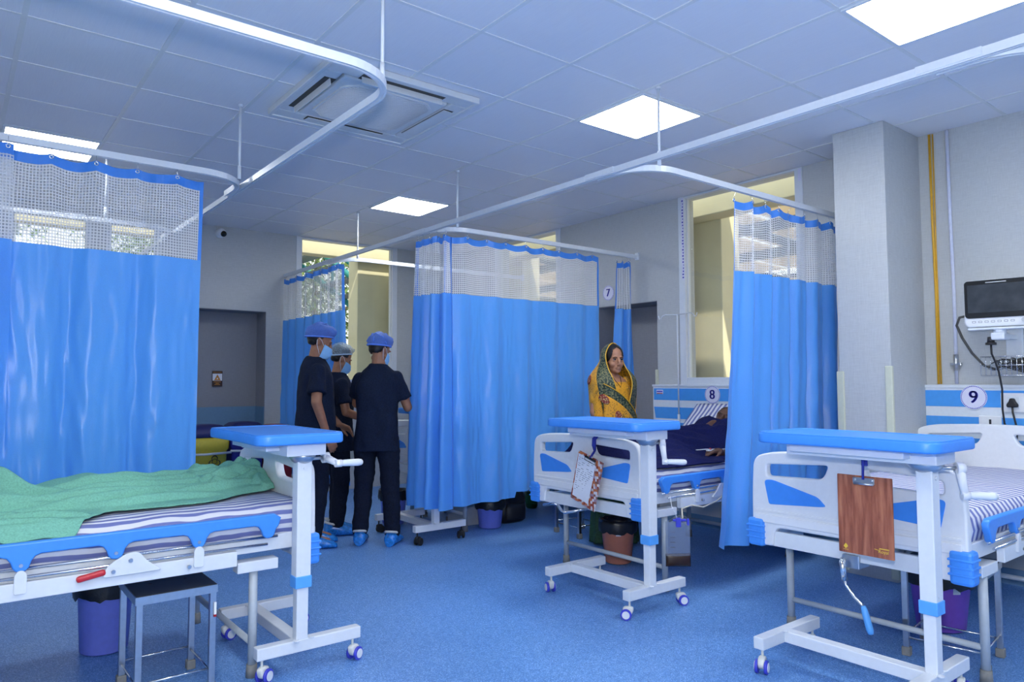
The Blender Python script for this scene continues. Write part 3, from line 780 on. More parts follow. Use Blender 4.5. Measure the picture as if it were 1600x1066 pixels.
# ------------------------------------------------------------------ overbed tables
def caster(t, x, y, ang, black=False):
    c = MB(); ca, sa = math.cos(ang), math.sin(ang)
    c.cyl((x, y, .060), (x, y, .105), .006, seg=8)
    ax = Vector((-sa, ca, 0)); ctr = Vector((x+ca*.018, y+sa*.018, .030))
    o = round_poly([(-.030, .012), (-.018, -.008), (.016, -.010), (.030, .010), (.022, .038), (-.012, .044), (-.034, .036)], .01)
    mt = Matrix(((ca, 0, ax.x, ctr.x-ca*.006), (sa, 0, ax.y, ctr.y-sa*.006), (0, 1, 0, ctr.z), (0, 0, 0, 1)))
    c.plate(o, [], .030, mt, .008)
    w = c.build('caster', 'dark_rubber' if black else 'cream_plastic', t)
    for sg in (-1, 1):
        d = MB(); p = ctr+ax*sg*.014; d.cyl(p, p+ax*sg*.012, .030, seg=20); d.cyl(p+ax*sg*.012, p+ax*sg*.014, .022, seg=18)
        wh = d.build('wheel', 'dark_rubber' if black else 'ring_blue', w)
        d = MB(); d.cyl(p+ax*sg*.013, p+ax*sg*.0165, .021, seg=18); d.build('wheel_cap', 'dark_rubber' if black else 'white_plastic', wh)
def make_table(label, loc, rz=0., arm='down', black=False, dz=0., ca=(0, .3, -.2, .9), tx=0.):
    t = thing('overbed_table', label, 'table', loc, rz, 'overbed tables with blue tops')
    b = MB()
    b.box((-.20, -.025, .105), (.285, .025, .158), .004); b.box((-.16 if arm == 'side' else -.20, .625, .105), (.285, .675, .158), .004); b.box((-.028, .02, .106), (.028, .63, .157), .004)
    for p in ((-.03, -.037), (.045, -.02), (-.03, .62)): b.cyl((p[0], p[1], .157), (p[0], p[1], .163), .013, seg=8)
    b.build('base', 'white_metal', t)
    for (x, y), a in zip(((-.17, 0), (.255, 0), (-.13 if arm == 'side' else -.17, .65), (.255, .65)), ca): caster(t, x, y, a, black)
    b = MB(); b.box((-.027, -.024, .155), (.027, .024, .42), .004); col = b.build('lower_column', 'white_metal', t)
    b = MB(); b.box((-.034, -.031, .40), (.034, .031, .96+dz), .004)
    b.cyl((.0, -.0315, .915+dz), (.0, -.036, .915+dz), .008, seg=8); b.cyl((-.012, -.0315, .455), (-.012, -.034, .455), .004, seg=8)
    b.build('upper_column', 'white_metal', t)
    b = MB(); b.box((-.038, -.035, .385), (.038, .035, .437), .003); b.build('collar', 'sky_plastic', t)
    b = MB(); b.box((-.10+tx, -.075, .975+dz), (.08+tx, .55, 1.030+dz), .003); b.box((-.16+tx, .02, .995+dz), (.12+tx, .50, 1.03+dz), .002); b.build('top_support', 'white_metal', t)
    b = MB(); b.lathe([(.0, .928), (.02, .928), (.045, .945), (.058, .965), (.06, .977), (0, .977)], (0, .005, dz), 20, 1., 1.15); (RZ := Matrix.Rotation(R_(-45 if arm == 'down' else 0), 4, 'Z')); hx = (.078 if loc[1] > 2 else .118) if arm == 'down' else .105
    b.cyl(RZ @ Vector((.0, -.01, .955+dz)), RZ @ Vector((hx+.01, -.01, .955+dz)), .008, seg=10); b.build('gear_housing', 'steel', t)
    
    tgt = Vector((hx+.012, -.02, .955-.105)) if arm == 'down' else Vector((hx+.02, -.105, .935))
    tgt.z += dz
    b = MB(); p0 = Vector((hx, -.01, .955+dz)); d = (tgt-p0)
    b.cyl(p0-Vector((.014, 0, 0)), p0+Vector((.016, 0, 0)), .024, seg=16)
    b.tube([p0, p0+d*.5, tgt], [.020, .016, .014], 10); b.cyl(tgt-Vector((.014, 0, 0)), tgt+Vector((.016, 0, 0)), .017, seg=14)
    b.bm.transform(RZ); cr = b.build('crank_handle', 'white_plastic', t)
    b = MB(); b.tube([tgt, tgt+Vector((.03, 0, 0)), tgt+Vector((.10, 0, -.002)), tgt+Vector((.115, 0, -.002))], [.012, .015, .0165, .014], 12); b.ell(tgt+Vector((.116, 0, -.002)), (.006, .012, .012)); b.bm.transform(RZ); b.build('handle_grip', 'white_metal', cr)
    # moulded top, one long side slightly waisted, raised rim
    def outl(i):
        x0, x1, y0, y1 = -.245+i+tx, .150-i+tx, -.135+i, .625-i
        p = rrect(x0, y0, x1, y1, [.045, .06, .06, .045], 6)
        q = []
        for (u, v) in p: q.append((u, v))
        # waist on the -x side
        res = []
        for k, (u, v) in enumerate(q):
            res.append((u, v))
            if k == 13:
                for f in (.2, .35, .5, .65, .8):
                    vv = (y1-.06)*(1-f)+(y0+.06)*f; res.append((x0+.012*math.sin(PI*f), vv))
        return res
    b = MB(); z = 1.0525+dz
    b.plate(outl(0), [], .045, M_xy(z), .010, 3)
    b.plate(outl(.003), [outl(.022)[::-1]], .006, M_xy(z+.0225), .0028, 2)
    b.build('table_top', 'blue_plastic', t)
    return t
make_table('blue-topped overbed table with a dangling crank at the foot of bed 9', (3.086, 1.245, 0), 0, 'down', ca=(.9, .3, 3.5, .5))
make_table('blue-topped overbed table at the foot of bed 8', (3.152, 2.753, 0), 0, 'down', ca=(2.2, -.5, 1.2, .6))
make_table('blue-topped overbed table at the foot of the green-covered bed', (1.282, 3.172, 0), 0, 'side', ca=(.6, .5, .2, .2))
make_table('overbed table on black casters that the staff bend over', (3.16, 5.03, 0), 0, 'down', True, 0., (.4, 1.2, .2, .8), .22)
# ------------------------------------------------------------------ stools
def make_stool(label, loc, rz=0., h=.45):
    t = thing('steel_stool', label, 'stool', loc, rz, 'steel stools with black seats')
    w, d = .155, .175
    b = MB(); b.box((-w, -d, h-.004), (w, d, h), .0015)
    for p in ((-.07, 0), (.07, .0)): b.ell((p[0], p[1], h), (.007, .007, .003), u=10, v=6)
    b.build('seat', 'black_top', t)
    b = MB()
    for sg in (-1, 1): b.box((-w, sg*d-.003, h-.035), (w, sg*d+.003, h-.003)); b.box((sg*w-.003, -d, h-.035), (sg*w+.003, d, h-.003))
    b.build('apron', 'steel', t)
    for sx in (-1, 1):
        for sy in (-1, 1):
            b = MB(); b.box((sx*(w-.014)-.0125, sy*(d-.014)-.0125, .02), (sx*(w-.014)+.0125, sy*(d-.014)+.0125, h-.03), .002)
            lg = b.build('leg', 'steel', t)
            b = MB(); b.box((sx*(w-.014)-.019, sy*(d-.014)-.019, 0), (sx*(w-.014)+.019, sy*(d-.014)+.019, .042), .005); b.build('foot_cap', 'rubber', lg)
    for sg in (-1, 1):
        b = MB(); b.cyl((-w+.014, sg*(d-.014), .10), (w-.014, sg*(d-.014), .10), .005, seg=8); b.build('stretcher', 'chrome', t)
        b = MB(); b.cyl((sg*(w-.014), -d+.014, .085), (sg*(w-.014), d-.014, .085), .005, seg=8); b.build('stretcher', 'chrome', t)
    return t
stL = make_stool('steel stool with a black seat under the edge of the green-covered bed', (.775, 3.385, 0), 0)
b = MB(); b.box((.142, -.182, .315), (.152, -.1745, .375)); b.build('label_sticker', 'paper', stL)
b = MB(); b.box((.1418, -.1825, .315), (.1522, -.1742, .325)); b.build('sticker_band', 'bin_red', stL)
make_stool('steel stool standing under bed 9', (3.79, 1.44, 0), .12)
make_stool('steel stool beyond bed 8 beside the standing woman', (4.33, 4.55, 0), -.1)
make_stool('steel stool under bed 7 behind the staff', (3.86, 5.93, 0), .2)
# ------------------------------------------------------------------ waste bins
def make_bin(label, loc, m, h=.30, r0=.105, r1=.135, dome=False, seed=1, oval=1.):
    t = thing('waste_bin', label, 'bin', loc, 0, 'plastic waste bins with black liners')
    b = MB(); b.lathe([(0, .004), (r0-.012, .004), (r0, .012), (r1-.004, h-.02), (r1+.006, h-.012), (r1+.006, h), (r1-.006, h), (r0-.008, .02), (0, .02)], (0, 0, 0), 32, 1, oval); b.build('bucket', m, t)
    rr = random.Random(seed); seg = 40
    b = MB(); rings = []
    for (r, z, wv) in ((r1+.011, h-.075, .012), (r1+.016, h-.045, .008), (r1+.012, h-.01, .004), (r1+.010, h+.012, .006), (r1-.004, h+.014, .004), (r1-.016, h-.03, .004), (r1-.025, h-.12, .006)):
        rings.append([(r*math.cos(2*PI*k/seg)*(1+.02*rr.uniform(-1, 1)), oval*r*math.sin(2*PI*k/seg)*(1+.02*rr.uniform(-1, 1)), z+wv*2.2*noise.noise((k*.55, z*9, seed))) for k in range(seg)])
    b.loft(rings, False); b.build('liner_bag', 'bag', t)
    return t
make_bin('lilac waste bin with a black liner under the green-covered bed', (.645, 4.05, 0), 'lilac', .345, .105, .125, seed=2)
b9 = make_bin('purple waste bin with a black liner under bed 9', (4.17, 1.64, 0), 'purple', .31, .115, .15, seed=3)
b8 = make_bin('peach waste bin with a black liner under bed 8', (3.85, 3.66, 0), 'peach', .30, .095, .125, seed=4)
make_bin('lilac waste bin with a black liner at the bottom of the wide curtain', (3.875, 5.25, 0), 'lilac', .25, .10, .125, seed=5)
make_bin('lilac waste bin under bed 7 beside the staff', (3.28, 5.95, 0), 'lilac', .30, .10, .125, seed=6)
for (o, r) in ((b9, .137), (b8, .117)):
    b = MB(); h = .24; a = -2.35 if o is b8 else -2.2
    b.box((r*math.cos(a)-.018, r*math.sin(a)-.003, h-.03), (r*math.cos(a)+.018, r*math.sin(a)+.003, h+.012), 0, Matrix.Rotation(a+PI/2, 3, 'Z')); b.build('paper_label', 'paper', o)
# ------------------------------------------------------------------ bed-head wall panels, numbers, sockets
def M_wall(x, y, z): return Matrix(((0, 0, -1, x), (-1, 0, 0, y), (0, 1, 0, z), (0, 0, 0, 1)))   # u -> -y, v -> z, out -> -x
def bedhead(label, y0, y1, loc_z=.70):
    t = thing('bedhead_panel', label, 'wall panel', (XW, (y0+y1)/2, loc_z), 0, 'blue and white bed-head panels')
    o = MB(); x0 = XW-.030
    o.box((x0, y0, .70), (XW-.001, y1, 1.27), .002)
    t0 = o.build('backboard', 'panel_white', t, True)
    for (za, zb, sk) in ((1.128, 1.238, 0), (.955, 1.062, .02), (.72, .92, .05)):
        o = MB(); m_ = Matrix(((0, 0, -1, x0), (1, 0, 0, 0), (0, 1, 0, 0), (0, 0, 0, 1)))
        o.plate([(y0+.012, za), (y1-.012-sk, za), (y1-.012, zb), (y0+.012, zb)], [], .006, m_, .001, 1)
        o.build('blue_strip', 'panel_blue', t, True)
    o = MB(); o.box((x0-.008, y0, 1.255), (XW-.001, y1+.004, 1.275), .002); o.build('top_rail', 'panel_white', t, True)
    return t
bedhead('blue and white striped bed-head panel behind bed 9', .35, 2.207)
bedhead('blue and white striped bed-head panel behind bed 8', 2.95, 4.62)
def number_disc(n, x, y, z, r, label):
    t = thing('number_sign', label, 'sign', (x, y, z), 0, 'round bed number signs')
    b = MB(); b.cyl((x, y, z), (x-.006, y, z), r, seg=40); d = b.build('disc', 'sign_white', t, True)
    b = MB(); k = 44
    for i in range(k):
        a = 2*PI*i/k; b.ell((x-.006, y+math.cos(a)*r*.93, z+math.sin(a)*r*.93), (.0015, r*.045, r*.045), u=6, v=4)
    b.build('ring', 'ring_blue', t, True)
    b = MB()
    for q in (-.035, 0, .035): text_mesh(b, n, r*1.45, M_wall(x-.0075-abs(q)*.004, y+q*r, z-r*.02), .001)
    b.build('numeral', 'sign_blue', t, True)
number_disc('9', XW-.034, 1.857, 1.192, .079, 'round white sign with the number 9')
number_disc('8', XW-.034, 3.929, 1.184, .080, 'round white sign with the number 8')
number_disc('7', XW-.001, 5.227, 2.229, .078, 'round white sign with the number 7')
# sockets on the bed-head panel
t = thing('socket_panel', 'white switched socket plate with a black plug above bed 9', 'socket', (XW-.036, 1.61, 1.15))
b = MB(); b.box((XW-.046, 1.46, 1.10), (XW-.034, 1.70, 1.222), .004); b.build('plate', 'white_plastic', t, True)
b = MB()
for y in (1.50, 1.535): b.box((XW-.050, y-.014, 1.135), (XW-.045, y+.014, 1.185), .003)
b.build('rocker', 'cream_plastic', t, True)
b = MB(); b.box((XW-.048, 1.595, 1.12), (XW-.045, 1.665, 1.20), .003); b.build('socket_face', 'panel_white', t, True)
t = thing('small_socket', 'small white socket low on the panel behind bed 9', 'socket', (XW-.036, 1.76, 1.03))
b = MB(); b.box((XW-.046, 1.70, .985), (XW-.034, 1.83, 1.072), .004); b.build('plate', 'white_plastic', t, True)
b = MB(); b.box((XW-.050, 1.757, 1.01), (XW-.045, 1.770, 1.05), .002); b.build('switch', 'black', t, True)
t = thing('power_plug', 'black three pin plug in the socket beside the number 9', 'plug', (XW-.06, 1.63, 1.16))
b = MB(); b.plate(round_poly([(-.03, -.018), (.03, -.018), (.032, .0), (.018, .018), (.012, .04), (-.012, .04), (-.018, .018), (-.032, 0)], .012), [], .032, M_wall(XW-.064, 1.63, 1.15), .008, 2); b.build('plug_body', 'black', t, True)
b = MB(); b.tube([(XW-.065, 1.63, 1.135), (XW-.07, 1.628, 1.10), (XW-.066, 1.61, 1.0), (XW-.06, 1.615, .93), (XW-.058, 1.65, .87), (XW-.05, 1.66, .72)], .006, 8); b.build('cord', 'black', t, True)
# pipes
for (y, m, nm, lb) in ((2.076, 'pipe_yellow', 'gas_pipe', 'yellow pipe running down the wall beside the column'), (1.963, 'pipe_white', 'conduit', 'thin white conduit running down the wall above the number 9')):
    b = MB(); b.tube([(XW-.016, y+.004, ZC-.01), (XW-.016, y+.002, 2.4), (XW-.016, y-.004, 1.9), (XW-.016, y, 1.28)], .0085 if m == 'pipe_yellow' else .0115, 10)
    o = b.build(nm, m); tag(o, lb, 'pipe')
    if m == 'pipe_white':
        b = MB(); b.cyl((XW-.016, y, 1.37), (XW-.016, y, 1.48), .016, seg=12); b.box((XW-.03, y-.034, 1.405), (XW-.006, y+.034, 1.425), .003); b.build('clamp', 'steel', o)
    else:
        b = MB(); b.tube([(XW-.010, y-.016, ZC-.01), (XW-.010, y-.012, 2.2), (XW-.010, y-.014, 1.28)], .005, 8); b.build('second_line', 'pipe_yellow', o)
# vital signs monitor on its bracket
t = thing('vital_signs_monitor', 'white vital signs monitor with dark screen on the wall above bed 9', 'monitor', (5.12, 1.61, 1.66))
rz = Matrix.Rotation(R_(7), 4, 'Z')
def MMon(d): return Matrix.Translation((5.10, 1.62, 1.79)) @ rz @ Matrix(((0, 0, -1, -d), (-1, 0, 0, 0), (0, 1, 0, 0), (0, 0, 0, 1)))
b = MB(); b.plate(rrect(-.178, -.152, .178, .145, .03), [], .075, MMon(-.045), .012, 3); b.build('casing', 'white_plastic', t, True)
b = MB(); b.plate(rrect(-.172, -.095, .172, .142, .022), [], .006, MMon(-.004), .002); b.build('bezel', 'bezel', t, True)
b = MB(); b.plate(rrect(-.155, -.062, .155, .115, .004), [], .003, MMon(.0), .0005); b.build('screen', 'screen', t, True)
b = MB(); b.plate(rrect(-.055, .123, .055, .129, .002), [], .002, MMon(.0), .0005); b.build('alarm_light', 'steel', t, True)
b = MB()
for k in range(7):
    u = -.125+k*.034
    b.plate(rrect(u-.010, -.125, u+.010, -.113, .002), [rrect(u-.008, -.123, u+.008, -.115, .001)[::-1]], .001, MMon(-.0075), .0002, 1)
b.build('button', 'ink', t, True)
b = MB(); mm = MMon(-.004); p = mm @ Vector((.140, -.118, 0)); q = mm @ Vector((.140, -.118, .016)); b.cyl(p, q, .014, seg=20); b.build('rotary_knob', 'steel', t, True)
b = MB(); mm = MMon(-.05); b.box((-.16, -.17, -.06), (.16, -.156, .05), .004); b.bm.transform(mm); b.build('tray', 'white_metal', t, True)
b = MB(); b.cyl((5.14, 1.62, 1.595), (5.14, 1.62, 1.63), .035, seg=20); b.box((5.10, 1.585, 1.555), (5.20, 1.66, 1.60), .008); b.box((5.18, 1.60, 1.565), (5.38, 1.64, 1.595), .004)
b.box((5.375, 1.57, 1.44), (XW-.001, 1.665, 1.66), .006); b.cyl((5.376, 1.62, 1.48), (5.372, 1.62, 1.48), .010, seg=12); b.build('wall_bracket', 'white_metal', t, True)
b = MB(); b.cyl((5.12, 1.665, 1.535), (5.12, 1.665, 1.575), .022, .018, 14); b.cyl((5.12, 1.665, 1.525), (5.12, 1.665, 1.54), .030, seg=14); b.build('power_connector', 'black', t, True)
b = MB(); b.tube([(5.12, 1.665, 1.53), (5.125, 1.665, 1.47), (5.15, 1.655, 1.42), (5.17, 1.645, 1.36), (5.20, 1.64, 1.25), (5.24, 1.655, 1.12), (5.28, 1.66, 1.03), (5.31, 1.63, .96)], .006, 8); b.build('power_cord', 'black', t, True)
b = MB(); b.tube([(5.14, 1.79, 1.72), (5.13, 1.84, 1.71), (5.14, 1.862, 1.66), (5.16, 1.84, 1.58), (5.2, 1.80, 1.48), (5.23, 1.745, 1.40), (5.26, 1.69, 1.375), (5.28, 1.66, 1.40)], .008, 8); b.build('sensor_cable', 'vent_dark', t, True)
t = thing('wire_basket', 'wall-mounted wire basket full of cables below the monitor', 'basket', (5.30, 1.60, 1.33))
b = MB()
for z in (1.335, 1.40, 1.455):
    b.tube([(5.22, 1.76, z), (5.385, 1.76, z)], .0025, 6); b.tube([(5.22, 1.42, z), (5.22, 1.76, z)], .0025, 6)
for k in range(13):
    y = 1.42+.34*k/12; b.tube([(5.22, y, 1.455), (5.22, y, 1.335), (5.385, y, 1.335)], .002, 6)
b.build('wire_frame', 'chrome', t, True)
t = thing('cable_bundle', 'tangle of dark and clear monitor cables heaped in the wire basket', 'cables', (5.30, 1.58, 1.34))
rr = random.Random(4)
for k in range(9):
    b = MB(); cx, cy, cz = 5.29+rr.uniform(-.02, .02), 1.58+rr.uniform(-.09, .10), 1.39+rr.uniform(-.02, .03); p = []
    ph = rr.uniform(0, 6)
    for i in range(26):
        a = i*.55+ph; rad = .05+.02*math.sin(a*.7+k)
        p.append((cx+rad*.8*math.cos(a)*.7, cy+rad*1.4*math.sin(a), cz+.03*math.sin(a*1.3+k)))
    b.tube(p, .004 if k < 6 else .0022, 6); b.build('cable', 'vent_dark' if k < 6 else 'clear', t, True)
# ------------------------------------------------------------------ IV pole by window 8
t = thing('iv_pole', 'thin white drip pole with double hooks in front of the right window', 'iv pole', (5.33, 4.28, 0))
b = MB(); b.cyl((5.33, 4.28, .05), (5.33, 4.28, 1.0), .012, seg=10); b.cyl((5.33, 4.28, 1.0), (5.33, 4.28, 1.93), .0075, seg=10); b.build('pole', 'track', t, True)
b = MB()
for sg in (-1, 1): b.tube([(5.33, 4.28, 1.925), (5.33, 4.28+sg*.14, 1.935), (5.33, 4.28+sg*.175, 1.925), (5.33, 4.28+sg*.195, 1.90), (5.33, 4.28+sg*.215, 1.895), (5.33, 4.28+sg*.225, 1.93)], .0045, 8)
b.build('hook', 'track', t, True)
b = MB()
for k in range(4):
    a = PI/4+k*PI/2; b.tube([(5.33, 4.28, .07), (5.33+.04*math.cos(a), 4.28+.04*math.sin(a), .06), (5.33+.055*math.cos(a), 4.28+.14*math.sin(a), .012)], .011, 8)
b.build('base', 'grey_metal', t, True)
# ------------------------------------------------------------------ clipboards
def strap_on(t, top, clipp, w=.02):
    b = MB(); top = Vector(top); clipp = Vector(clipp)
    b.tube([top, top+(clipp-top)*.35+Vector((-.004, .002, 0)), clipp], [.009, .006, .005], 8); b.build('strap', 'strap', t, True)
t = thing('clipboard', 'wood-grain clipboard hanging from the table at bed 9', 'clipboard', (3.04, 1.475, .70))
Wx, Wy0, Wy1 = 3.04, 1.36, 1.59
MW = Matrix(((0, 0, -1, Wx), (-1, 0, 0, (Wy0+Wy1)/2), (0, 1, 0, .738), (0, 0, 0, 1)))
b = MB(); b.plate(rrect(-.115, -.165, .115, .165, .004), [], .005, MW, .001); b.build('board', 'wood', t, True)
b = MB(); b.plate(rrect(-.045, .130, .045, .158, .006), [], .004, MW @ Matrix.Translation((0, 0, .006)), .001)
for u in (-.036, .036): b.ell(MW @ Vector((u, .148, .009)), (.003, .006, .006))
b.cyl(MW @ Vector((-.04, .132, .009)), MW @ Vector((.04, .132, .009)), .005, seg=10)
b.build('clip', 'steel', t, True)
b = MB(); text_mesh(b, 'Royal', .019, MW @ Matrix.Translation((.072, -.138, .0032)), .0004, 0)
b.plate([(.055, -.128), (.095, -.128), (.095, -.124), (.055, -.124)], [], .0008, MW @ Matrix.Translation((0, 0, .003)), .0001, 1)
b.plate([(.035, -.131), (.05, -.134), (.05, -.132), (.036, -.129)], [], .0008, MW @ Matrix.Translation((0, 0, .003)), .0001, 1); b.build('gold_lettering', 'gold', t, True)
b = MB(); b.plate(round_poly([(-.095, -.139), (-.086, -.149), (-.075, -.139), (-.080, -.130), (-.086, -.126), (-.090, -.133)], .003), [], .0008, MW @ Matrix.Translation((0, 0, .003)), .0001, 1)
b.plate([(-.096, -.153), (-.074, -.153), (-.074, -.151), (-.096, -.151)], [], .0008, MW @ Matrix.Translation((0, 0, .003)), .0001, 1); b.build('gold_emblem', 'gold', t, True)
strap_on(t, (3.05, 1.475, 1.00), MW @ Vector((0, .15, .01)))
b = MB(); b.box((3.044, 1.462, .945), (3.051, 1.488, .99), .002); b.build('hanger_band', 'strap', t, True)
# mosaic board on the footboard of bed 8
t = thing('clipboard', 'mosaic patterned clipboard with a filled-in paper form tilted on bed 8', 'clipboard', (3.24, 3.36, .65))
MW = Matrix.Translation((3.228, 3.335, .672)) @ Matrix(((0, 0, -1, 0), (-1, 0, 0, 0), (0, 1, 0, 0), (0, 0, 0, 1))) @ Matrix.Rotation(R_(-17), 4, 'Z') @ Matrix.Rotation(R_(2), 4, 'X')
b = MB(); b.plate(rrect(-.115, -.165, .115, .165, .004), [], .005, MW, .001); b.build('board', 'mosaic', t, True)
MP = MW @ Matrix.Translation((-.025, .008, .0036)) @ Matrix.Rotation(R_(1.5), 4, 'Z')
b = MB(); b.grid([[MP @ Vector((-.080+.16*i/8, -.145+.285*j/10, .0006+(.010*((i/8)**3)*(1-j/10)**3))) for i in range(9)] for j in range(11)]); b.build('paper_form', 'paper', t, True)
b = MB(); rr = random.Random(3)
for k in range(17):
    v = .118-k*.0135; u = -.070
    while u < .055:
        w = rr.uniform(.008, .028)
        if rr.random() < .72: b.quad(*[MP @ Vector((q[0], q[1], .0013)) for q in ((u, v), (u+w, v), (u+w, v+.0028), (u, v+.0028))])
        u += w+rr.uniform(.004, .02)
b.build('form_text', 'ink', t, True, recalc=False)
b = MB(); b.cyl(MW @ Vector((-.045, .150, .008)), MW @ Vector((.05, .150, .008)), .006, seg=10); b.plate(rrect(-.04, .142, .045, .158, .003), [], .003, MW @ Matrix.Translation((0, 0, .006)), .001)
b.tube([MW @ Vector((-.045, .148, .008)), MW @ Vector((-.045, .128, .008)), MW @ Vector((.05, .128, .008)), MW @ Vector((.05, .148, .008))], .002, 6); b.build('clip', 'bezel', t, True)
b = MB(); p = MW @ Vector((.0, .155, .008)); q = Vector((3.262, p.y+.005, .862)); b.tube([p, q], .007, 8); b.build('strap', 'strap', t, True)
b = MB(); b.tube([q, q+Vector((-.006, .0, .035)), q+Vector((-.004, 0, .075)), Vector((3.30, q.y, .970)), Vector((3.350, q.y, .962)), Vector((3.352, q.y, .93))], [.008, .014, .014, .012, .012, .012], 8); b.build('hanger_band', 'strap', t, True)
# small maker's plates
b = MB(); b.box((XW-.0385, 4.49, 1.185), (XW-.0365, 4.57, 1.225)); o = b.build('maker_plate', 'sign_white'); tag(o, 'small maker plate on the corner of the bed-head panel of bed 8', 'label')
b = MB(); b.box((XW-.0395, 4.495, 1.187), (XW-.0380, 4.565, 1.194)); b.build('red_stripe', 'bin_red', o); b = MB(); b.box((XW-.0395, 4.495, 1.203), (XW-.0380, 4.565, 1.215)); b.build('blue_stripe', 'ring_blue', o)
# ------------------------------------------------------------------ urine bag on bed 8
t = thing('drainage_bag', 'clear drainage bag with dark fluid hanging from bed 8', 'drainage bag', (3.53, 2.86, .19))
MU = Matrix.Translation((3.515, 2.845, .0)) @ Matrix.Rotation(R_(-38), 4, 'Z') @ Matrix(((1, 0, 0, 0), (0, 0, 1, 0), (0, 1, 0, 0), (0, 0, 0, 1)))
def pillow(b, u0, u1, v0, v1, th, n=10):
    rings = []
    for j in range(n+1):
        v = v0+(v1-v0)*j/n; s_ = math.sin(PI*min(1, max(0, j/n)))**.5*.9+.1
        rings.append([MU @ Vector((u0+(u1-u0)*(.5+.5*math.cos(a)), v, th*s_*math.sin(a))) for a in [2*PI*k/20 for k in range(20)]])
    b.loft(rings)
b = MB(); pillow(b, -.075, .075, .185, .455, .014); b.build('bag_film', 'clear', t, True)
b = MB(); pillow(b, -.0755, .0755, .1845, .262, .0155); b.build('fluid', 'urine', t, True)
b = MB()
for v in (.30, .33, .36, .39): b.quad(*[MU @ Vector(q) for q in ((-.05, v, -.0165), (-.02, v, -.0165), (-.02, v+.003, -.0165), (-.05, v+.003, -.0165))])
b.build('scale_mark', 'ink', t, True, recalc=False)
b = MB(); b.box((-.012, .42, -.012), (.018, .475, .012), .004); b.box((-.03, .455, -.008), (.05, .468, .008), .003); b.box((.055, .43, -.006), (.07, .47, .006), .002); b.bm.transform(MU); b.build('blue_hanger', 'ring_blue', t, True)
b = MB(); b.tube([MU @ Vector((.0, .47, 0)), (3.512, 2.885, .53), (3.515, 2.90, .60)], .002, 6); b.build('hanging_cord', 'white_string', t, True)
b = MB(); b.tube([MU @ Vector((.03, .47, 0)), (3.60, 2.88, .515), (3.68, 2.87, .53), (3.80, 2.87, .505), (3.95, 2.88, .525), (4.06, 2.90, .55), (4.15, 2.92, .63)], .005, 8); b.build('drain_tube', 'tube', t, True)
# ------------------------------------------------------------------ dome camera, warning sign, clinical waste bins in the far recess
t = thing('security_camera', 'small white security camera high on the far wall', 'camera', (2.325, YE, 2.96))
b = MB(); b.lathe([(0, 0), (.052, 0), (.052, .018), (.045, .03), (0, .03)], (0, 0, 0), 24); b.bm.transform(Matrix.Rotation(R_(90), 4, 'X')); b.build('mount', 'white_plastic', t)
b = MB(); b.ell((0, -.055, .0), (.050, .05, .050)); b.build('ball_housing', 'white_plastic', t)
b = MB(); b.lathe([(0, .052), (.030, .045), (.034, .03), (0, .03)], (0, 0, 0), 20); b.bm.transform(Matrix.Translation((.015, -.06, -.008)) @ Matrix.Rotation(R_(105), 4, 'X') @ Matrix.Identity(4)); b.build('lens', 'bezel', t)
t = thing('warning_sign', 'dark warning sign with an orange triangle in the far recess', 'sign', (2.41, YE+.285, 1.35))
def MS(d): return Matrix(((1, 0, 0, 2.412), (0, 0, -1, YE+.283-d), (0, 1, 0, 1.35), (0, 0, 0, 1)))
b = MB(); b.plate(rrect(-.056, -.088, .056, .088, .006), [], .003, MS(0), .0005); b.build('plate', 'warn_dark', t, True)
b = MB(); b.plate(rrect(-.052, -.022, .052, .058, .001), [], .001, MS(.002), .0002, 1); b.build('white_field', 'paper', t, True)
b = MB(); b.plate([(-.036, -.018), (.036, -.018), (0, .05)], [[(-.007, -.006), (-.007, .010), (.007, .010), (.007, -.006)]], .001, MS(.003), .0002, 1); text_mesh(b, 'BIOHAZARD', .016, MS(.003) @ Matrix.Translation((0, .072, 0)), .0003)
b.build('triangle', 'warn_orange', t, True)
b = MB()
for v, w in ((-.036, .04), (-.052, .018), (-.064, .03)): b.plate([(-w, v-.004), (w, v-.004), (w, v+.003), (-w, v+.003)], [], .0008, MS(.002), .0001, 1)
b.build('small_print', 'warn_orange', t, True)
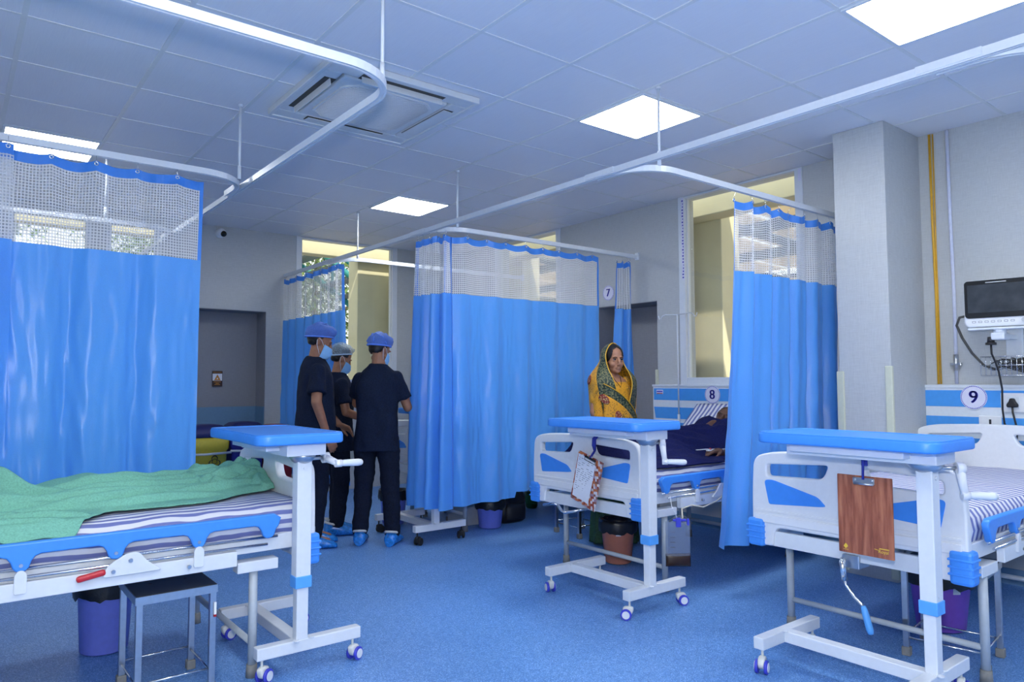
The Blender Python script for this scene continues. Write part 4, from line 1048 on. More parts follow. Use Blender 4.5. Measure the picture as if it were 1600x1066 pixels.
def wheelie(label, x, m, lid, h=.74, w=.34, mark=False):
    t = thing('clinical_waste_bin', label, 'bin', (x, 7.86, 0), 0, 'pedal waste bins in the far recess')
    b = MB(); rings = []
    for z, k in ((.02, .82), (.04, .84), (h-.14, .97), (h-.12, 1.05), (h, 1.08)):
        rings.append([(p[0]*k, p[1]*k, z) for p in rrect(-w/2, -.17, w/2, .17, .03, 4)])
    b.loft(rings); b.build('body', m, t)
    b = MB(); rings = []
    for z, k in ((h, 1.10), (h+.05, 1.10), (h+.09, .98), (h+.12, .75), (h+.13, .3)):
        rings.append([(p[0]*k, p[1]*k, z) for p in rrect(-w/2, -.17, w/2, .17, .05, 4)])
    b.loft(rings); b.build('lid', lid, t)
    b = MB(); b.tube([(-w*.56, -.20, h-.16), (-w*.2, -.215, h-.165), (w*.56, -.20, h-.16)], .012, 8); b.build('handle_bar', 'grey_metal', t)
    for sx in (-1, 1):
        b = MB(); b.cyl((sx*w*.36-.015, .10, .035), (sx*w*.36+.015, .10, .035), .035, seg=14); b.build('wheel', 'dark_rubber', t)
    b = MB(); b.box((-.07, -.24, .02), (.07, -.16, .035), .005); b.build('pedal', 'black', t)
    if mark:
        b = MB(); c = Vector((.045, -.176, .50))
        for k in range(3):
            a = PI/2+k*2*PI/3; q = c+Vector((math.cos(a), 0, math.sin(a)))*.030
            pts = [q+Vector((math.cos(a+f), 0, math.sin(a+f)))*.028 for f in [(-2.35+4.7*i/14) for i in range(15)]]
            b.tube(pts, [.002+.004*math.sin(PI*i/14) for i in range(15)], 6)
        b.tube([c+Vector((math.cos(f), 0, math.sin(f)))*.024 for f in [2*PI*i/16 for i in range(16)]], .003, 6, True)
        text_mesh(b, 'BIOHAZARD', .022, Matrix(((1, 0, 0, .045), (0, 0, -1, -.1735), (0, 1, 0, .425), (0, 0, 0, 1))), .001)
        b.build('biohazard_symbol', 'black', t)
wheelie('yellow clinical waste bin with a blue lid and black biohazard symbol', 2.13, 'yellow', 'lid_blue', .745, .36, True)
wheelie('dark blue clinical waste bin next to the yellow one', 2.515, 'bin_blue', 'lid_blue', .76, .34)
wheelie('red clinical waste bin glimpsed behind the footboard slot', 2.868, 'bin_red', 'bin_red', .72, .30)
# ------------------------------------------------------------------ things under and behind bed 7
t = thing('backpack', 'black backpack on the floor beside a lilac bin under the wide curtain', 'bag', (4.185, 5.37, 0))
b = MB(); rings = []
for z, w, d in ((.0, .13, .085), (.02, .155, .105), (.10, .165, .115), (.22, .15, .10), (.33, .115, .075), (.38, .07, .045), (.395, .02, .015)):
    rings.append([(w*math.copysign(abs(math.cos(a))**.7, math.cos(a))+.01*noise.noise((a*2, z*8, 2)), d*math.copysign(abs(math.sin(a))**.7, math.sin(a)), z) for a in [2*PI*k/24 for k in range(24)]])
b.loft(rings); b.build('pack', 'bag', t)
b = MB(); rings = []
for z, w, d in ((.03, .10, .03), (.05, .115, .05), (.14, .115, .055), (.18, .10, .03)):
    rings.append([(w*math.cos(a), -.09+d*math.sin(a), z) for a in [2*PI*k/20 for k in range(20)]])
b.loft(rings); b.build('front_pocket', 'black', t)
b = MB(); b.tube([(-.03, .03, .38), (-.02, .03, .42), (.02, .03, .42), (.03, .03, .38)], .008, 8); b.build('grab_loop', 'black', t)
t = thing('green_container', 'small green container on the floor behind bed 8', 'container', (4.80, 5.78, 0))
b = MB(); b.lathe([(0, .003), (.05, .003), (.06, .02), (.07, .12), (.072, .16), (.066, .16), (.062, .02), (0, .02)], (0, 0, 0), 24); b.build('tub', 'green_bin', t)
b = MB(); b.lathe([(0, .165), (.074, .160), (.075, .172), (.03, .178), (0, .178)], (0, 0, 0), 24); b.build('lid', 'green_bin', t)
t = thing('storage_box', 'grey steel box standing under bed 7 near the staff', 'box', (3.80, 5.55, 0))
b = MB(); b.box((-.10, -.13, 0), (.10, .13, .30), .01); b.build('carcass', 'grey_metal', t)
b = MB(); b.box((-.108, -.138, .29), (.108, .138, .325), .008); b.build('lid', 'steel', t); b = MB(); b.tube([(-.112, -.04, .2), (-.135, -.03, .19), (-.135, .03, .19), (-.112, .04, .2)], .006, 8); b.build('handle', 'black', t)
# ------------------------------------------------------------------ bedding
def ridged(x, y, z, seed):
    n_ = noise.noise((x, y, z+seed)); return 1-abs(n_)*2
class Folds:
    """long soft ridges: y = y0 + m(x-x0) + c(x-x0)^2 between xa and xb (or x over y when swapped)"""
    def __init__(s): s.L = []
    def add(s, xa, ya, xb, yb, bow, w, h, swap=False):
        if swap: xa, ya, xb, yb = ya, xa, yb, xb
        if xa > xb: xa, ya, xb, yb = xb, yb, xa, ya
        s.L.append((xa, xb, ya, (yb-ya)/(xb-xa), bow, w*.9, h*1.6, swap))
    def z(s, x, y):
        t = 0.
        for xa, xb, ya, m_, bow, w, h, sw in s.L:
            u, v = (y, x) if sw else (x, y)
            if u < xa or u > xb: continue
            f = (u-xa)/(xb-xa)
            d = v-(ya+m_*(u-xa)+bow*4*f*(1-f))
            d /= math.sqrt(1+m_*m_)
            ww = w*(.75 if d < 0 else 1.5)
            if abs(d) > 3*ww: continue
            t += (h*math.exp(-(d/ww)**2)*math.sin(PI*f)**.6)**3
        return t**(1/3)
FS = Folds(); rr = random.Random(12)
for (xa, ya, xb, yb, bow, w, h) in [(-.6, 3.62, .55, 3.46, .03, .022, .030), (-.5, 3.50, .40, 3.36, .02, .018, .026), (-.2, 3.56, .95, 3.62, -.05, .022, .034), (.15, 3.46, 1.12, 3.70, -.05, .018, .030),
        (.25, 3.60, 1.18, 3.74, -.03, .024, .034), (.45, 3.47, 1.05, 3.52, -.015, .014, .022), (.30, 3.72, 1.20, 3.84, -.02, .020, .026), (.55, 3.80, 1.22, 3.90, .02, .022, .026), (.02, 3.88, .46, 3.62, -.03, .030, .036),
        (.62, 3.90, 1.10, 3.80, .02, .016, .018), (.75, 3.56, 1.25, 3.66, -.02, .014, .026), (.90, 3.68, 1.30, 3.70, .03, .016, .028), (-.3, 3.75, .3, 3.52, .02, .02, .022), (.05, 3.38, .48, 3.33, .02, .012, .020), (-.1, 3.33, .38, 3.31, .01, .010, .014), (.5, 3.66, .9, 3.60, .02, .012, .014)]:
    FS.add(xa, ya, xb, yb, bow, w, h)
for k in range(38):
    x = rr.uniform(.90, 1.30); y = rr.uniform(3.60, 4.08); l = rr.uniform(.10, .22); a = rr.uniform(-1.3, 1.3)
    dx, dy = l*math.cos(a), l*math.sin(a)
    FS.add(x-dx/2, y-dy/2, x+dx/2, y+dy/2, rr.uniform(-.02, .02), rr.uniform(.010, .020), rr.uniform(.014, .030), abs(dy) > abs(dx))
def lerp_table(tb, u):
    if u <= tb[0][0]: return tb[0][1]
    for (xa, ha), (xb, hb) in zip(tb, tb[1:]):
        if u <= xb: f = (u-xa)/(xb-xa); f = f*f*(3-2*f); return ha+(hb-ha)*f
    return tb[-1][1]
def sheet_height(u, v):
    base = HZ+.013
    yc = 3.86
    amp = lerp_table([(-.7, .13), (.02, .15), (.19, .145), (.31, .075), (.42, .10), (.52, .115), (.64, .09), (.80, .055), (.98, .05), (1.12, .06), (1.22, .055), (1.40, .03)], u)
    mound = amp*math.exp(-((v-yc)/(.15 if v > yc else .26))**2)
    peak = .070*math.exp(-(((u-1.275)/.075)**2+((v-4.02)/.10)**2)) + .045*math.exp(-(((u-1.30)/.05)**2+((v-3.84)/.10)**2)) + .045*math.exp(-(((u-1.06)/.08)**2+((v-3.98)/.10)**2)) + .035*math.exp(-(((u-1.18)/.08)**2+((v-3.78)/.10)**2))
    soft = .010*noise.noise((u*3.2, v*5.5, 4.))+.0022*noise.noise((u*22, v*22, 3))
    return max(base, base+mound+peak+FS.z(u, v)+soft)
b = MB(); nx, ny = 330, 150; P = []
es = [(-.7, 3.30), (.10, 3.28), (.20, 3.255), (.40, 3.245), (.45, 3.30), (.49, 3.36), (.54, 3.42), (.75, 3.405), (.92, 3.41), (1.2, 3.57), (1.34, 3.64), (1.4, 3.70)]
for j in range(ny+1):
    row = []
    for i in range(nx+1):
        x = -.62+1.945*i/nx
        edge = lerp_table(es, x)+.010*noise.noise((x*14, 4.7, 0))
        far = 4.15+.02*noise.noise((x*4, 9, 1))
        y = edge+(far-edge)*j/ny
        z = sheet_height(x, y)
        k = min(1, j/6)
        z = (HZ+.012+.003*noise.noise((x*20, j, 0)))*(1-k)+z*k
        if y < 3.30: z -= (3.30-y)*1.0+.10*(3.30-y)
        row.append((x+.004*noise.noise((x*9, y*9, 1)), y, z))
    P.append(row)
b.grid(P)
o = b.build('crumpled_sheet', 'green_sheet'); tag(o, 'rumpled green sheet spread over the left bed', 'sheet')
md = o.modifiers.new('thickness', 'SOLIDIFY'); md.thickness = .006; md.offset = 1

# printed protective film left on the right window's frame
wf = bpy.data.objects['window_1']
b = MB(); b.box((XW-.0135, 4.236, 2.25), (XW-.0122, 4.262, 3.03)); b.box((XW-.0135, 3.05, 2.93), (XW-.0122, 3.075, 3.03)); b.build('protective_film', 'sign_white', wf)
b = MB(); rr = random.Random(6)
for k in range(26):
    z = 2.27+.029*k; w = rr.uniform(.006, .02); b.quad((XW-.0140, 4.239, z), (XW-.0140, 4.239+w, z), (XW-.0140, 4.239+w, z+.013), (XW-.0140, 4.239, z+.013))
b.build('film_print', 'sign_blue', wf)

t = thing('paper_sheets', 'white papers lying on the overbed table beside the staff', 'papers', (3.24, 5.45, 1.080))
b = MB(); b.box((3.16, 5.33, 1.080), (3.35, 5.58, 1.083), 0, Matrix.Rotation(R_(8), 3, 'Z')); b.box((3.18, 5.36, 1.083), (3.37, 5.60, 1.0855), 0, Matrix.Rotation(R_(-12), 3, 'Z')); b.build('sheet', 'paper', t, True)
# ------------------------------------------------------------------ people (local frame: facing +y, own right hand at +x)
def remesh(mb, name, mats, parent, vox=.006, smooth=2, disp=None, mid=None):
    bmesh.ops.recalc_face_normals(mb.bm, faces=mb.bm.faces[:])
    me = bpy.data.meshes.new(name); mb.bm.to_mesh(me); mb.bm.free()
    ob = bpy.data.objects.new('tmp', me); COL.objects.link(ob)
    md = ob.modifiers.new('r', 'REMESH'); md.mode = 'VOXEL'; md.voxel_size = vox; md.use_smooth_shade = True
    dg = bpy.context.evaluated_depsgraph_get()
    m2 = bpy.data.meshes.new_from_object(ob.evaluated_get(dg)); m2.name = name
    bpy.data.objects.remove(ob); bpy.data.meshes.remove(me)
    b = bmesh.new(); b.from_mesh(m2)
    for _ in range(smooth): bmesh.ops.smooth_vert(b, verts=b.verts[:], factor=.5, use_axis_x=True, use_axis_y=True, use_axis_z=True)
    b.normal_update()
    if disp:
        off = [(v, v.normal*disp(v.co)) for v in b.verts]
        for v, d in off: v.co += d
    for f in b.faces:
        f.smooth = True; f.material_index = mid(f.calc_center_median()) if mid else 0
    b.to_mesh(m2); b.free()
    m2.materials.clear()
    return obj_from(name, m2, mats if isinstance(mats, (list, tuple)) else [mats], parent)
def limb(b, pts, rs, seg=14, sub=5):
    """tapered round limb through the joints, joints rounded with spheres"""
    P = [Vector(p) for p in pts]
    for i in range(len(P)-1):
        b.tube([P[i].lerp(P[i+1], k/sub) for k in range(sub+1)], [rs[i]+(rs[i+1]-rs[i])*k/sub for k in range(sub+1)], seg)
    for p, r in zip(P, rs): b.ell(p, (r, r, r), u=14, v=8)
def trunk(b, secs, n=24):
    """secs: (centre, rx, ry) ellipses with square-ish shoulders, stacked along the spine"""
    rings = []
    for c, rx, ry in secs:
        c = Vector(c)
        rings.append([c+Vector((rx*math.copysign(abs(math.cos(a))**.85, math.cos(a)), ry*math.copysign(abs(math.sin(a))**.85, math.sin(a)), 0)) for a in [2*PI*k/n for k in range(n)]])
    b.loft(rings)
def hand(b, wrist, fwd, palm_n, thumb_side, curl=.5, s=1.):
    """palm and five unequal bent fingers; fwd = direction of the fingers, palm_n = out of the palm"""
    f = Vector(fwd).normalized(); n = Vector(palm_n); n = (n-f*n.dot(f)).normalized(); sd = f.cross(n)
    w = Vector(wrist); L = .088*s
    for t_ in (-.028, -.010, .010, .028):
        limb(b, [w+f*.01+sd*t_*.55*s, w+f*L+sd*t_*s], [.015*s, .0115*s], 10, 3)
    b.ell(w+f*L*.55, (.018*s, .018*s, .018*s))
    lens = [.062, .072, .068, .052]
    for k, ln in enumerate(lens):
        o = (-.030+.020*k)*thumb_side*-1*s
        base = w+f*(L-(.004 if k in (0, 3) else 0))+sd*o
        p = [base]; d = f.copy(); a = curl*(.8+.15*k)
        for q in (.45, .32, .23):
            d = (d*math.cos(a*.55)+n*math.sin(a*.55)).normalized(); nn = (n-d*n.dot(d))
            p.append(p[-1]+d*ln*q*s*1.05)
            a = a
            n2 = (n*math.cos(a*.55)-f*math.sin(a*.55))
        limb(b, p, [.0098*s, .009*s, .0082*s, .007*s], 9, 2)
    tb = w+f*.022*s+sd*thumb_side*.022*s
    d = (f*.7+sd*thumb_side*.6+n*.35).normalized(); d2 = (f*.9+sd*thumb_side*.15+n*.35).normalized()
    limb(b, [tb, tb+d*.038*s, tb+d*.038*s+d2*.030*s, tb+d*.038*s+d2*.052*s], [.0135*s, .0115*s, .010*s, .008*s], 9, 2)
def head_prims(b, H, female=False):
    """skull, jaw, nose, brow, lips, ears; H maps head space (origin between the ears at eye height) to person space"""
    def E(c, r, rot=None): b.ell(H @ Vector(c), r, (H.to_3x3() @ (rot or Matrix.Identity(3))), 20, 12)
    w = .94 if female else 1.
    E((0, -.012, .034), (.076*w, .094, .090)); E((0, .022, -.005), (.068*w, .060, .075)); E((0, .030, -.050), (.054*w, .050, .068)); E((0, .060, -.064), (.032*w, .026, .026))
    E((0, .066, -.094), (.024*w, .020, .020)); E((0, .050, -.088), (.040*w, .034, .026))
    for s in (-1, 1):
        E((s*.037*w, .044, -.034), (.030, .032, .032)); E((s*.030*w, .078, .022), (.026, .012, .009)); E((s*.045*w, .016, -.066), (.016, .034, .030))
        E((s*.074*w, -.008, -.012), (.008, .018, .032), Matrix.Rotation(s*.35, 3, 'Z')); E((s*.079*w, -.014, .002), (.006, .014, .018), Matrix.Rotation(s*.5, 3, 'Z'))
        E((s*.012, .094, -.039), (.009, .010, .008)); E((s*.032, .0735, .0135), (.0165, .0085, .0055)); E((s*.032, .0700, -.0075), (.0155, .009, .0055))
    for k in range(6):
        f = k/5; E((0, .084+.022*f, .012-.046*f), (.0085+.004*f, .011+.002*f, .012))
    E((0, .086, -.060), (.024, .010, .0075)); E((0, .084, -.072), (.022, .010, .0085)); E((0, .0795, -.066), (.026, .009, .010))
def lips_mid(H):
    Hi = H.inverted()
    def f(c):
        p = Hi @ c
        if p.y > .066 and (p.x/.024)**2+((p.z+.067)/.0105)**2 < 1: return 1
        return 0
    return f
def eyes(t, H, gaze=(0, 0), sp=.032, shut=False):
    for s in (-1, 1):
        if shut:
            b = MB(); b.tube([H @ Vector((s*sp+q*.0145, .0815-.005*abs(q), -.002+.003*q*q)) for q in (-1, -.5, 0, .5, 1)], [.001, .0018, .002, .0018, .001], 6); b.build('eyelid', 'hair', t)
            b = MB(); b.tube([H @ Vector((s*(sp+.002+q*.019), .0900-.006*abs(q+.2)-.004*(q > .5), .0235-.005*q*q)) for q in (-1, -.5, 0, .5, 1)], [.0018, .0030, .0032, .0026, .0012], 6); b.build('eyebrow', 'hair', t); continue
        b = MB(); c = H @ Vector((s*sp, .0715, .003)); b.ell(c, (.0138, .0095, .0074), H.to_3x3(), 14, 10); e = b.build('eye', 'eye_white', t)
        b = MB(); p = H @ Vector((s*sp+gaze[0], .0795, .0035+gaze[1])); b.ell(p, (.0076, .0025, .0072), H.to_3x3(), 14, 8); b.build('iris', 'iris', e)
        b = MB(); b.tube([H @ Vector((s*sp+q*.0145, (.0825-.005*abs(q)), .0092-.0035*q*q)) for q in (-1, -.5, 0, .5, 1)], [.0015, .0025, .0028, .0025, .0015], 6); b.build('eyelid', 'hair', e)
        b = MB(); b.tube([H @ Vector((s*(sp+.002+q*.019), .0900-.006*abs(q+.2)-.004*(q > .5), .0235-.005*q*q)) for q in (-1, -.5, 0, .5, 1)], [.0018, .0030, .0032, .0026, .0012], 6); b.build('eyebrow', 'hair', t)
def face_mask(t, H):
    b = MB(); P = []; n, m_ = 22, 14
    for j in range(m_+1):
        v = j/m_; z = -.022-.092*v; row = []
        for i in range(n+1):
            th = R_(-74+148*i/n); bulge = .032*math.sin(PI*(.12+.78*v))*max(0, math.cos(th))**.9
            pl = .0022*math.sin(v*22)*max(0, math.cos(th))
            rx = .073-.012*v; ry = .082-.006*v
            zz = z+(.012*(1-math.cos(th))*(1-2*v))
            row.append(H @ Vector(((rx+bulge*.2)*math.sin(th), .016+(ry+bulge+pl)*math.cos(th)-.0, zz)))
        P.append(row)
    b.grid(P); o = b.build('face_mask', 'mask', t)
    md = o.modifiers.new('thickness', 'SOLIDIFY'); md.thickness = .002; md.offset = 1
    for s in (-1, 1):
        b = MB(); b.tube([H @ Vector((s*.070, .038, -.026)), H @ Vector((s*.080, .006, .006)), H @ Vector((s*.082, -.018, .016)), H @ Vector((s*.083, -.026, -.004)), H @ Vector((s*.080, -.016, -.035)), H @ Vector((s*.061, .034, -.100))], .0018, 5)
        b.build('ear_loop', 'white_string', o)
def bouffant(t, H, grey=False, tie=False):
    seg, n = 44, 16; b = MB(); rings = []
    for j in range(n+1):
        f = j/n; a = f*PI/2
        ring = []
        for k in range(seg):
            th = 2*PI*k/seg; cr = 1+.055*noise.noise((math.cos(th)*3, math.sin(th)*3, f*5+(3 if grey else 0)))*(1+1.2*f)+.008*math.sin(k*11)*(1-f)
            pf = math.sin(PI*min(1, f*1.25))*.075*(1-f*.5)
            r = (.93+.17*math.sin(PI*min(1, f*1.5)))*math.cos(a)**.62
            y0 = -.014 if not grey else -.030; ang = .36 if not grey else .58
            x = .0890*r*math.cos(th)*cr; y = y0+(.109 if not grey else .107)*r*math.sin(th)*cr; z = .030+(.112 if not grey else .106)*math.sin(a)**.9*cr + (y+.02)*ang*(1-f)
            ring.append(H @ Vector((x, y, z)))
        rings.append(ring)
    b.loft(rings, False); b.bm.verts.ensure_lookup_table()
    o = b.build('bouffant_cap', 'cap_grey' if grey else 'cap_blue', t)
    b = MB(); ang = .36 if not grey else .58
    ry = .1015 if not grey else .100; yc = -.014 if not grey else -.030
    b.tube([H @ Vector((.0828*math.cos(th), yc+ry*math.sin(th), .028+(yc+ry*math.sin(th)+.02)*ang)) for th in [2*PI*k/36 for k in range(36)]], .0065, 8, True)
    b.build('elastic_band', 'cap_grey_band' if grey else 'cap_band', o)
    if tie:
        b = MB()
        for s in (-1, 1): b.tube([H @ Vector((s*.090, -.02, .04)), H @ Vector((s*.075, -.07, .085)), H @ Vector((s*.02, -.108, .10)), H @ Vector((-s*.03, -.118, .06)), H @ Vector((-s*.04, -.118, .02))], .005, 6)
        b.build('tie_tape', 'cap_band', o)
def hair_back(t, H, low=-.055, r=(.0785, .097, .092)):
    b = MB(); b.ell(H @ Vector((0, -.020, .036)), (r[0], r[1]-.006, r[2]), H.to_3x3(), 24, 16); b.ell(H @ Vector((0, -.044, -.008)), (.062, .046, .052), H.to_3x3(), 24, 14)
    Hi = H.inverted(); bm = b.bm
    kill = [f for f in bm.faces if (lambda p: p.y > .045 or (p.z < .01 and p.y > -.015) or p.z < low)(Hi @ f.calc_center_median())]
    bmesh.ops.delete(bm, geom=kill, context='FACES'); return b.build('hair', 'hair', t)
def shoe(t, ank, toe_dir, cover=True, dark=False):
    a = Vector(ank); d = Vector((toe_dir[0], toe_dir[1], 0)).normalized(); sd = Vector((-d.y, d.x, 0))
    secs = [(-.085, .030, .055), (-.065, .040, .085), (-.02, .044, .095), (.04, .048, .075), (.10, .052, .055), (.15, .046, .040), (.178, .022, .022)]
    if cover:
        b = MB(); rings = []
        for q, (u, w, h) in enumerate(secs):
            k = 1.18
            rings.append([Vector((a.x, a.y, 0))+d*u*1.06+sd*(w*k*math.cos(th)*(1+.10*noise.noise((u*60, th*2.5, 1))))+Vector((0, 0, max(.001, h*.55*k*(1+math.sin(th)*(1+.10*noise.noise((u*50, th*2, 5))))-.0))) for th in [2*PI*i/26 for i in range(26)]])
        b.loft(rings); b.build('shoe_cover', 'shoe_cover', t)
        b = MB(); b.tube([Vector((a.x, a.y, .0))+d*(-.03+.062*math.cos(th))+sd*.045*math.sin(th)+Vector((0, 0, .105-.016*math.cos(th))) for th in [2*PI*i/20 for i in range(20)]], .010, 8, True)
        b.build('shoe_collar', 'shoe_black' if dark else 'shoe_white', t)
def cloth_disp(sc, amp, seed, vert=.35):
    def f(c): 
        return amp*(noise.noise((c.x*sc, c.y*sc, c.z*sc*vert+seed))+.5*noise.noise((c.x*sc*2.3, c.y*sc*2.3, c.z*sc*vert*3+seed*2)))+.0015
    return f
def staff(label, loc, heading, h, head_yaw=0, head_pitch=-20, arms=None, grey=False, tie=False, female=False, lean=0., dark_shoes=False, seed=1, feet=((-.10, .0), (.10, .03)), belly=0.):
    t = thing('person', label, 'person', loc, R_(heading-90), 'staff in dark scrubs')
    s = h/1.72; S = lambda p: Vector(p)*s
    def ln(p):  # lean the upper body forward from the hips
        p = Vector(p)
        if p.z > .92: p = Vector((p.x, p.y+(p.z-.92)*math.tan(lean), p.z-(p.z-.92)*(1-math.cos(lean))))
        return S(p)
    sh = .158 if female else .170
    neck = ln((0, -.005, 1.47)); hc = neck + Matrix.Rotation(lean*.4, 3, 'X').inverted() @ S((0, .028, .125))
    H = Matrix.Translation(hc) @ Matrix.Rotation(R_(head_yaw), 4, 'Z') @ Matrix.Rotation(R_(head_pitch), 4, 'X') @ Matrix.Scale(s*1.02, 4)
    b = MB()
    T_ = [((0, 0, .86), .150, .105), ((0, 0, .95), .158, .11), ((0, 0, 1.06), .142, .10), ((0, .0, 1.20), .152, .105), ((0, 0, 1.33), .160, .102), ((0, -.005, 1.40), .135, .072), ((0, -.008, 1.46), .068, .058)]
    trunk(b, [(ln(c), rx*s, ry*s) for c, rx, ry in T_])
    limb(b, [neck-Vector((0, 0, .03)), neck+Vector((0, .012, .06)), hc+Vector((0, -.012, -.03))], [.062*s, .054*s, .052*s])
    head_prims(b, H, female)
    A = arms
    for k in ('R', 'L'):
        sx = 1 if k == 'R' else -1
        j = [ln((sx*sh*.90, -.002, 1.352))]+[S(p) for p in A[k][:2]]
        limb(b, j, [.044*s, .040*s, .027*s])
        fw = (j[2]-j[1]); hand(b, j[2], A[k][2] if A[k][2] else fw, A[k][3], A[k][4], A[k][5], s)
    an = []
    for (fx, fy) in feet:
        ank = S((fx, fy-.02, .075)); an.append(ank)
        hipx = .09 if fx > 0 else -.09
        limb(b, [S((hipx, 0, .88)), S(((hipx+fx)/2, fy*.5+.015, .49)), ank], [.080*s, .052*s, .038*s])
        limb(b, [ank, S((fx, fy+.09, .045))], [.036*s, .03*s], 12, 3)
    remesh(b, 'body', ['skin'], t, .0052, 3)
    # trousers
    b = MB(); trunk(b, [(S((0, 0, .80)), .150*s, .115*s), (S((0, 0, .90)), .165*s, .122*s), (S((0, 0, 1.00)), .155*s, .115*s)])
    for (fx, fy), ank in zip(feet, an):
        hipx = .088 if fx > 0 else -.088
        limb(b, [S((hipx, 0, .86)), S(((hipx+fx)/2, fy*.5+.02, .48)), S((fx, fy-.015, .10))], [.098*s, .076*s, .062*s], 18, 8)
    remesh(b, 'trousers', ['navy_pants'], t, .010, 2, cloth_disp(11, .010, seed+4, .8))
    # scrub top with short sleeves
    b = MB()
    U_ = [((0, .005, .755), .185, .140), ((0, .005, .84), .183, .138), ((0, .004, .95), .176, .134+belly), ((0, .004, 1.06), .168, .130+belly), ((0, .002, 1.20), .172, .132+belly*.6), ((0, 0, 1.32), .176, .126), ((0, -.006, 1.39), .150, .106), ((0, -.010, 1.448), .094, .080), ((0, -.012, 1.475), .070, .058)]
    trunk(b, [(ln(c), rx*s, ry*s) for c, rx, ry in U_], 30)
    for k in ('R', 'L'):
        sx = 1 if k == 'R' else -1
        a0 = ln((sx*sh*.88, -.002, 1.352)); a1 = S(A[k][0]); e = a0.lerp(a1, .72)
        limb(b, [a0, a0.lerp(a1, .4)], [.060*s, .062*s], 18, 5); b.tube([a0.lerp(a1, .35), e], [.064*s, .072*s], 20)
    remesh(b, 'scrub_top', ['navy_fabric'], t, .009, 2, cloth_disp(9, .012, seed, .5))
    for (fx, fy) in feet: shoe(t, S((fx, fy-.02, 0)), (fx*.8, 1), True, dark_shoes)
    hair_back(t, H, -.05)
    eyes(t, H, shut=True); face_mask(t, H); bouffant(t, H, grey, tie)
    return t
staff('man in navy scrubs and blue cap in profile, leftmost of the three staff', (2.345, 5.545, 0), -17, 1.765, 0, -22,
      dict(R=((.240, -.02, 1.12), (.205, .065, .87), (-.1, .45, -.9), (-1, -.1, .1), -1, .6), L=((-.235, .03, 1.13), (-.14, .20, .93), (.3, .8, -.4), (.5, -.2, -.8), 1, .7)), dark_shoes=True, seed=2, feet=((-.10, .03), (.10, .0)), belly=.018)
staff('woman in navy scrubs with a grey net cap, between the two men in blue caps', (2.685, 5.87, 0), -14, 1.63, 4, -26,
      dict(R=((.225, .03, 1.11), (.17, .27, 1.02), (-.2, 1, .02), (-1, 0, -.3), -1, .5), L=((-.225, .05, 1.12), (-.12, .30, 1.02), (.2, 1, 0), (1, 0, -.3), 1, .5)), grey=True, female=True, seed=5, feet=((-.09, .02), (.09, .0)))
staff('man in navy scrubs seen from behind with a tied blue cap', (2.768, 5.305, 0), 52, 1.70, -38, -24,
      dict(R=((.245, .07, 1.11), (.225, .27, 1.215), (-.35, .75, .35), (-.7, .3, -.5), -1, .9), L=((-.20, .15, 1.14), (-.08, .34, 1.10), (.4, .8, 0), (.6, .2, -.7), 1, .8)), tie=True, lean=.10, seed=9, feet=((-.13, .02), (.14, -.02)))
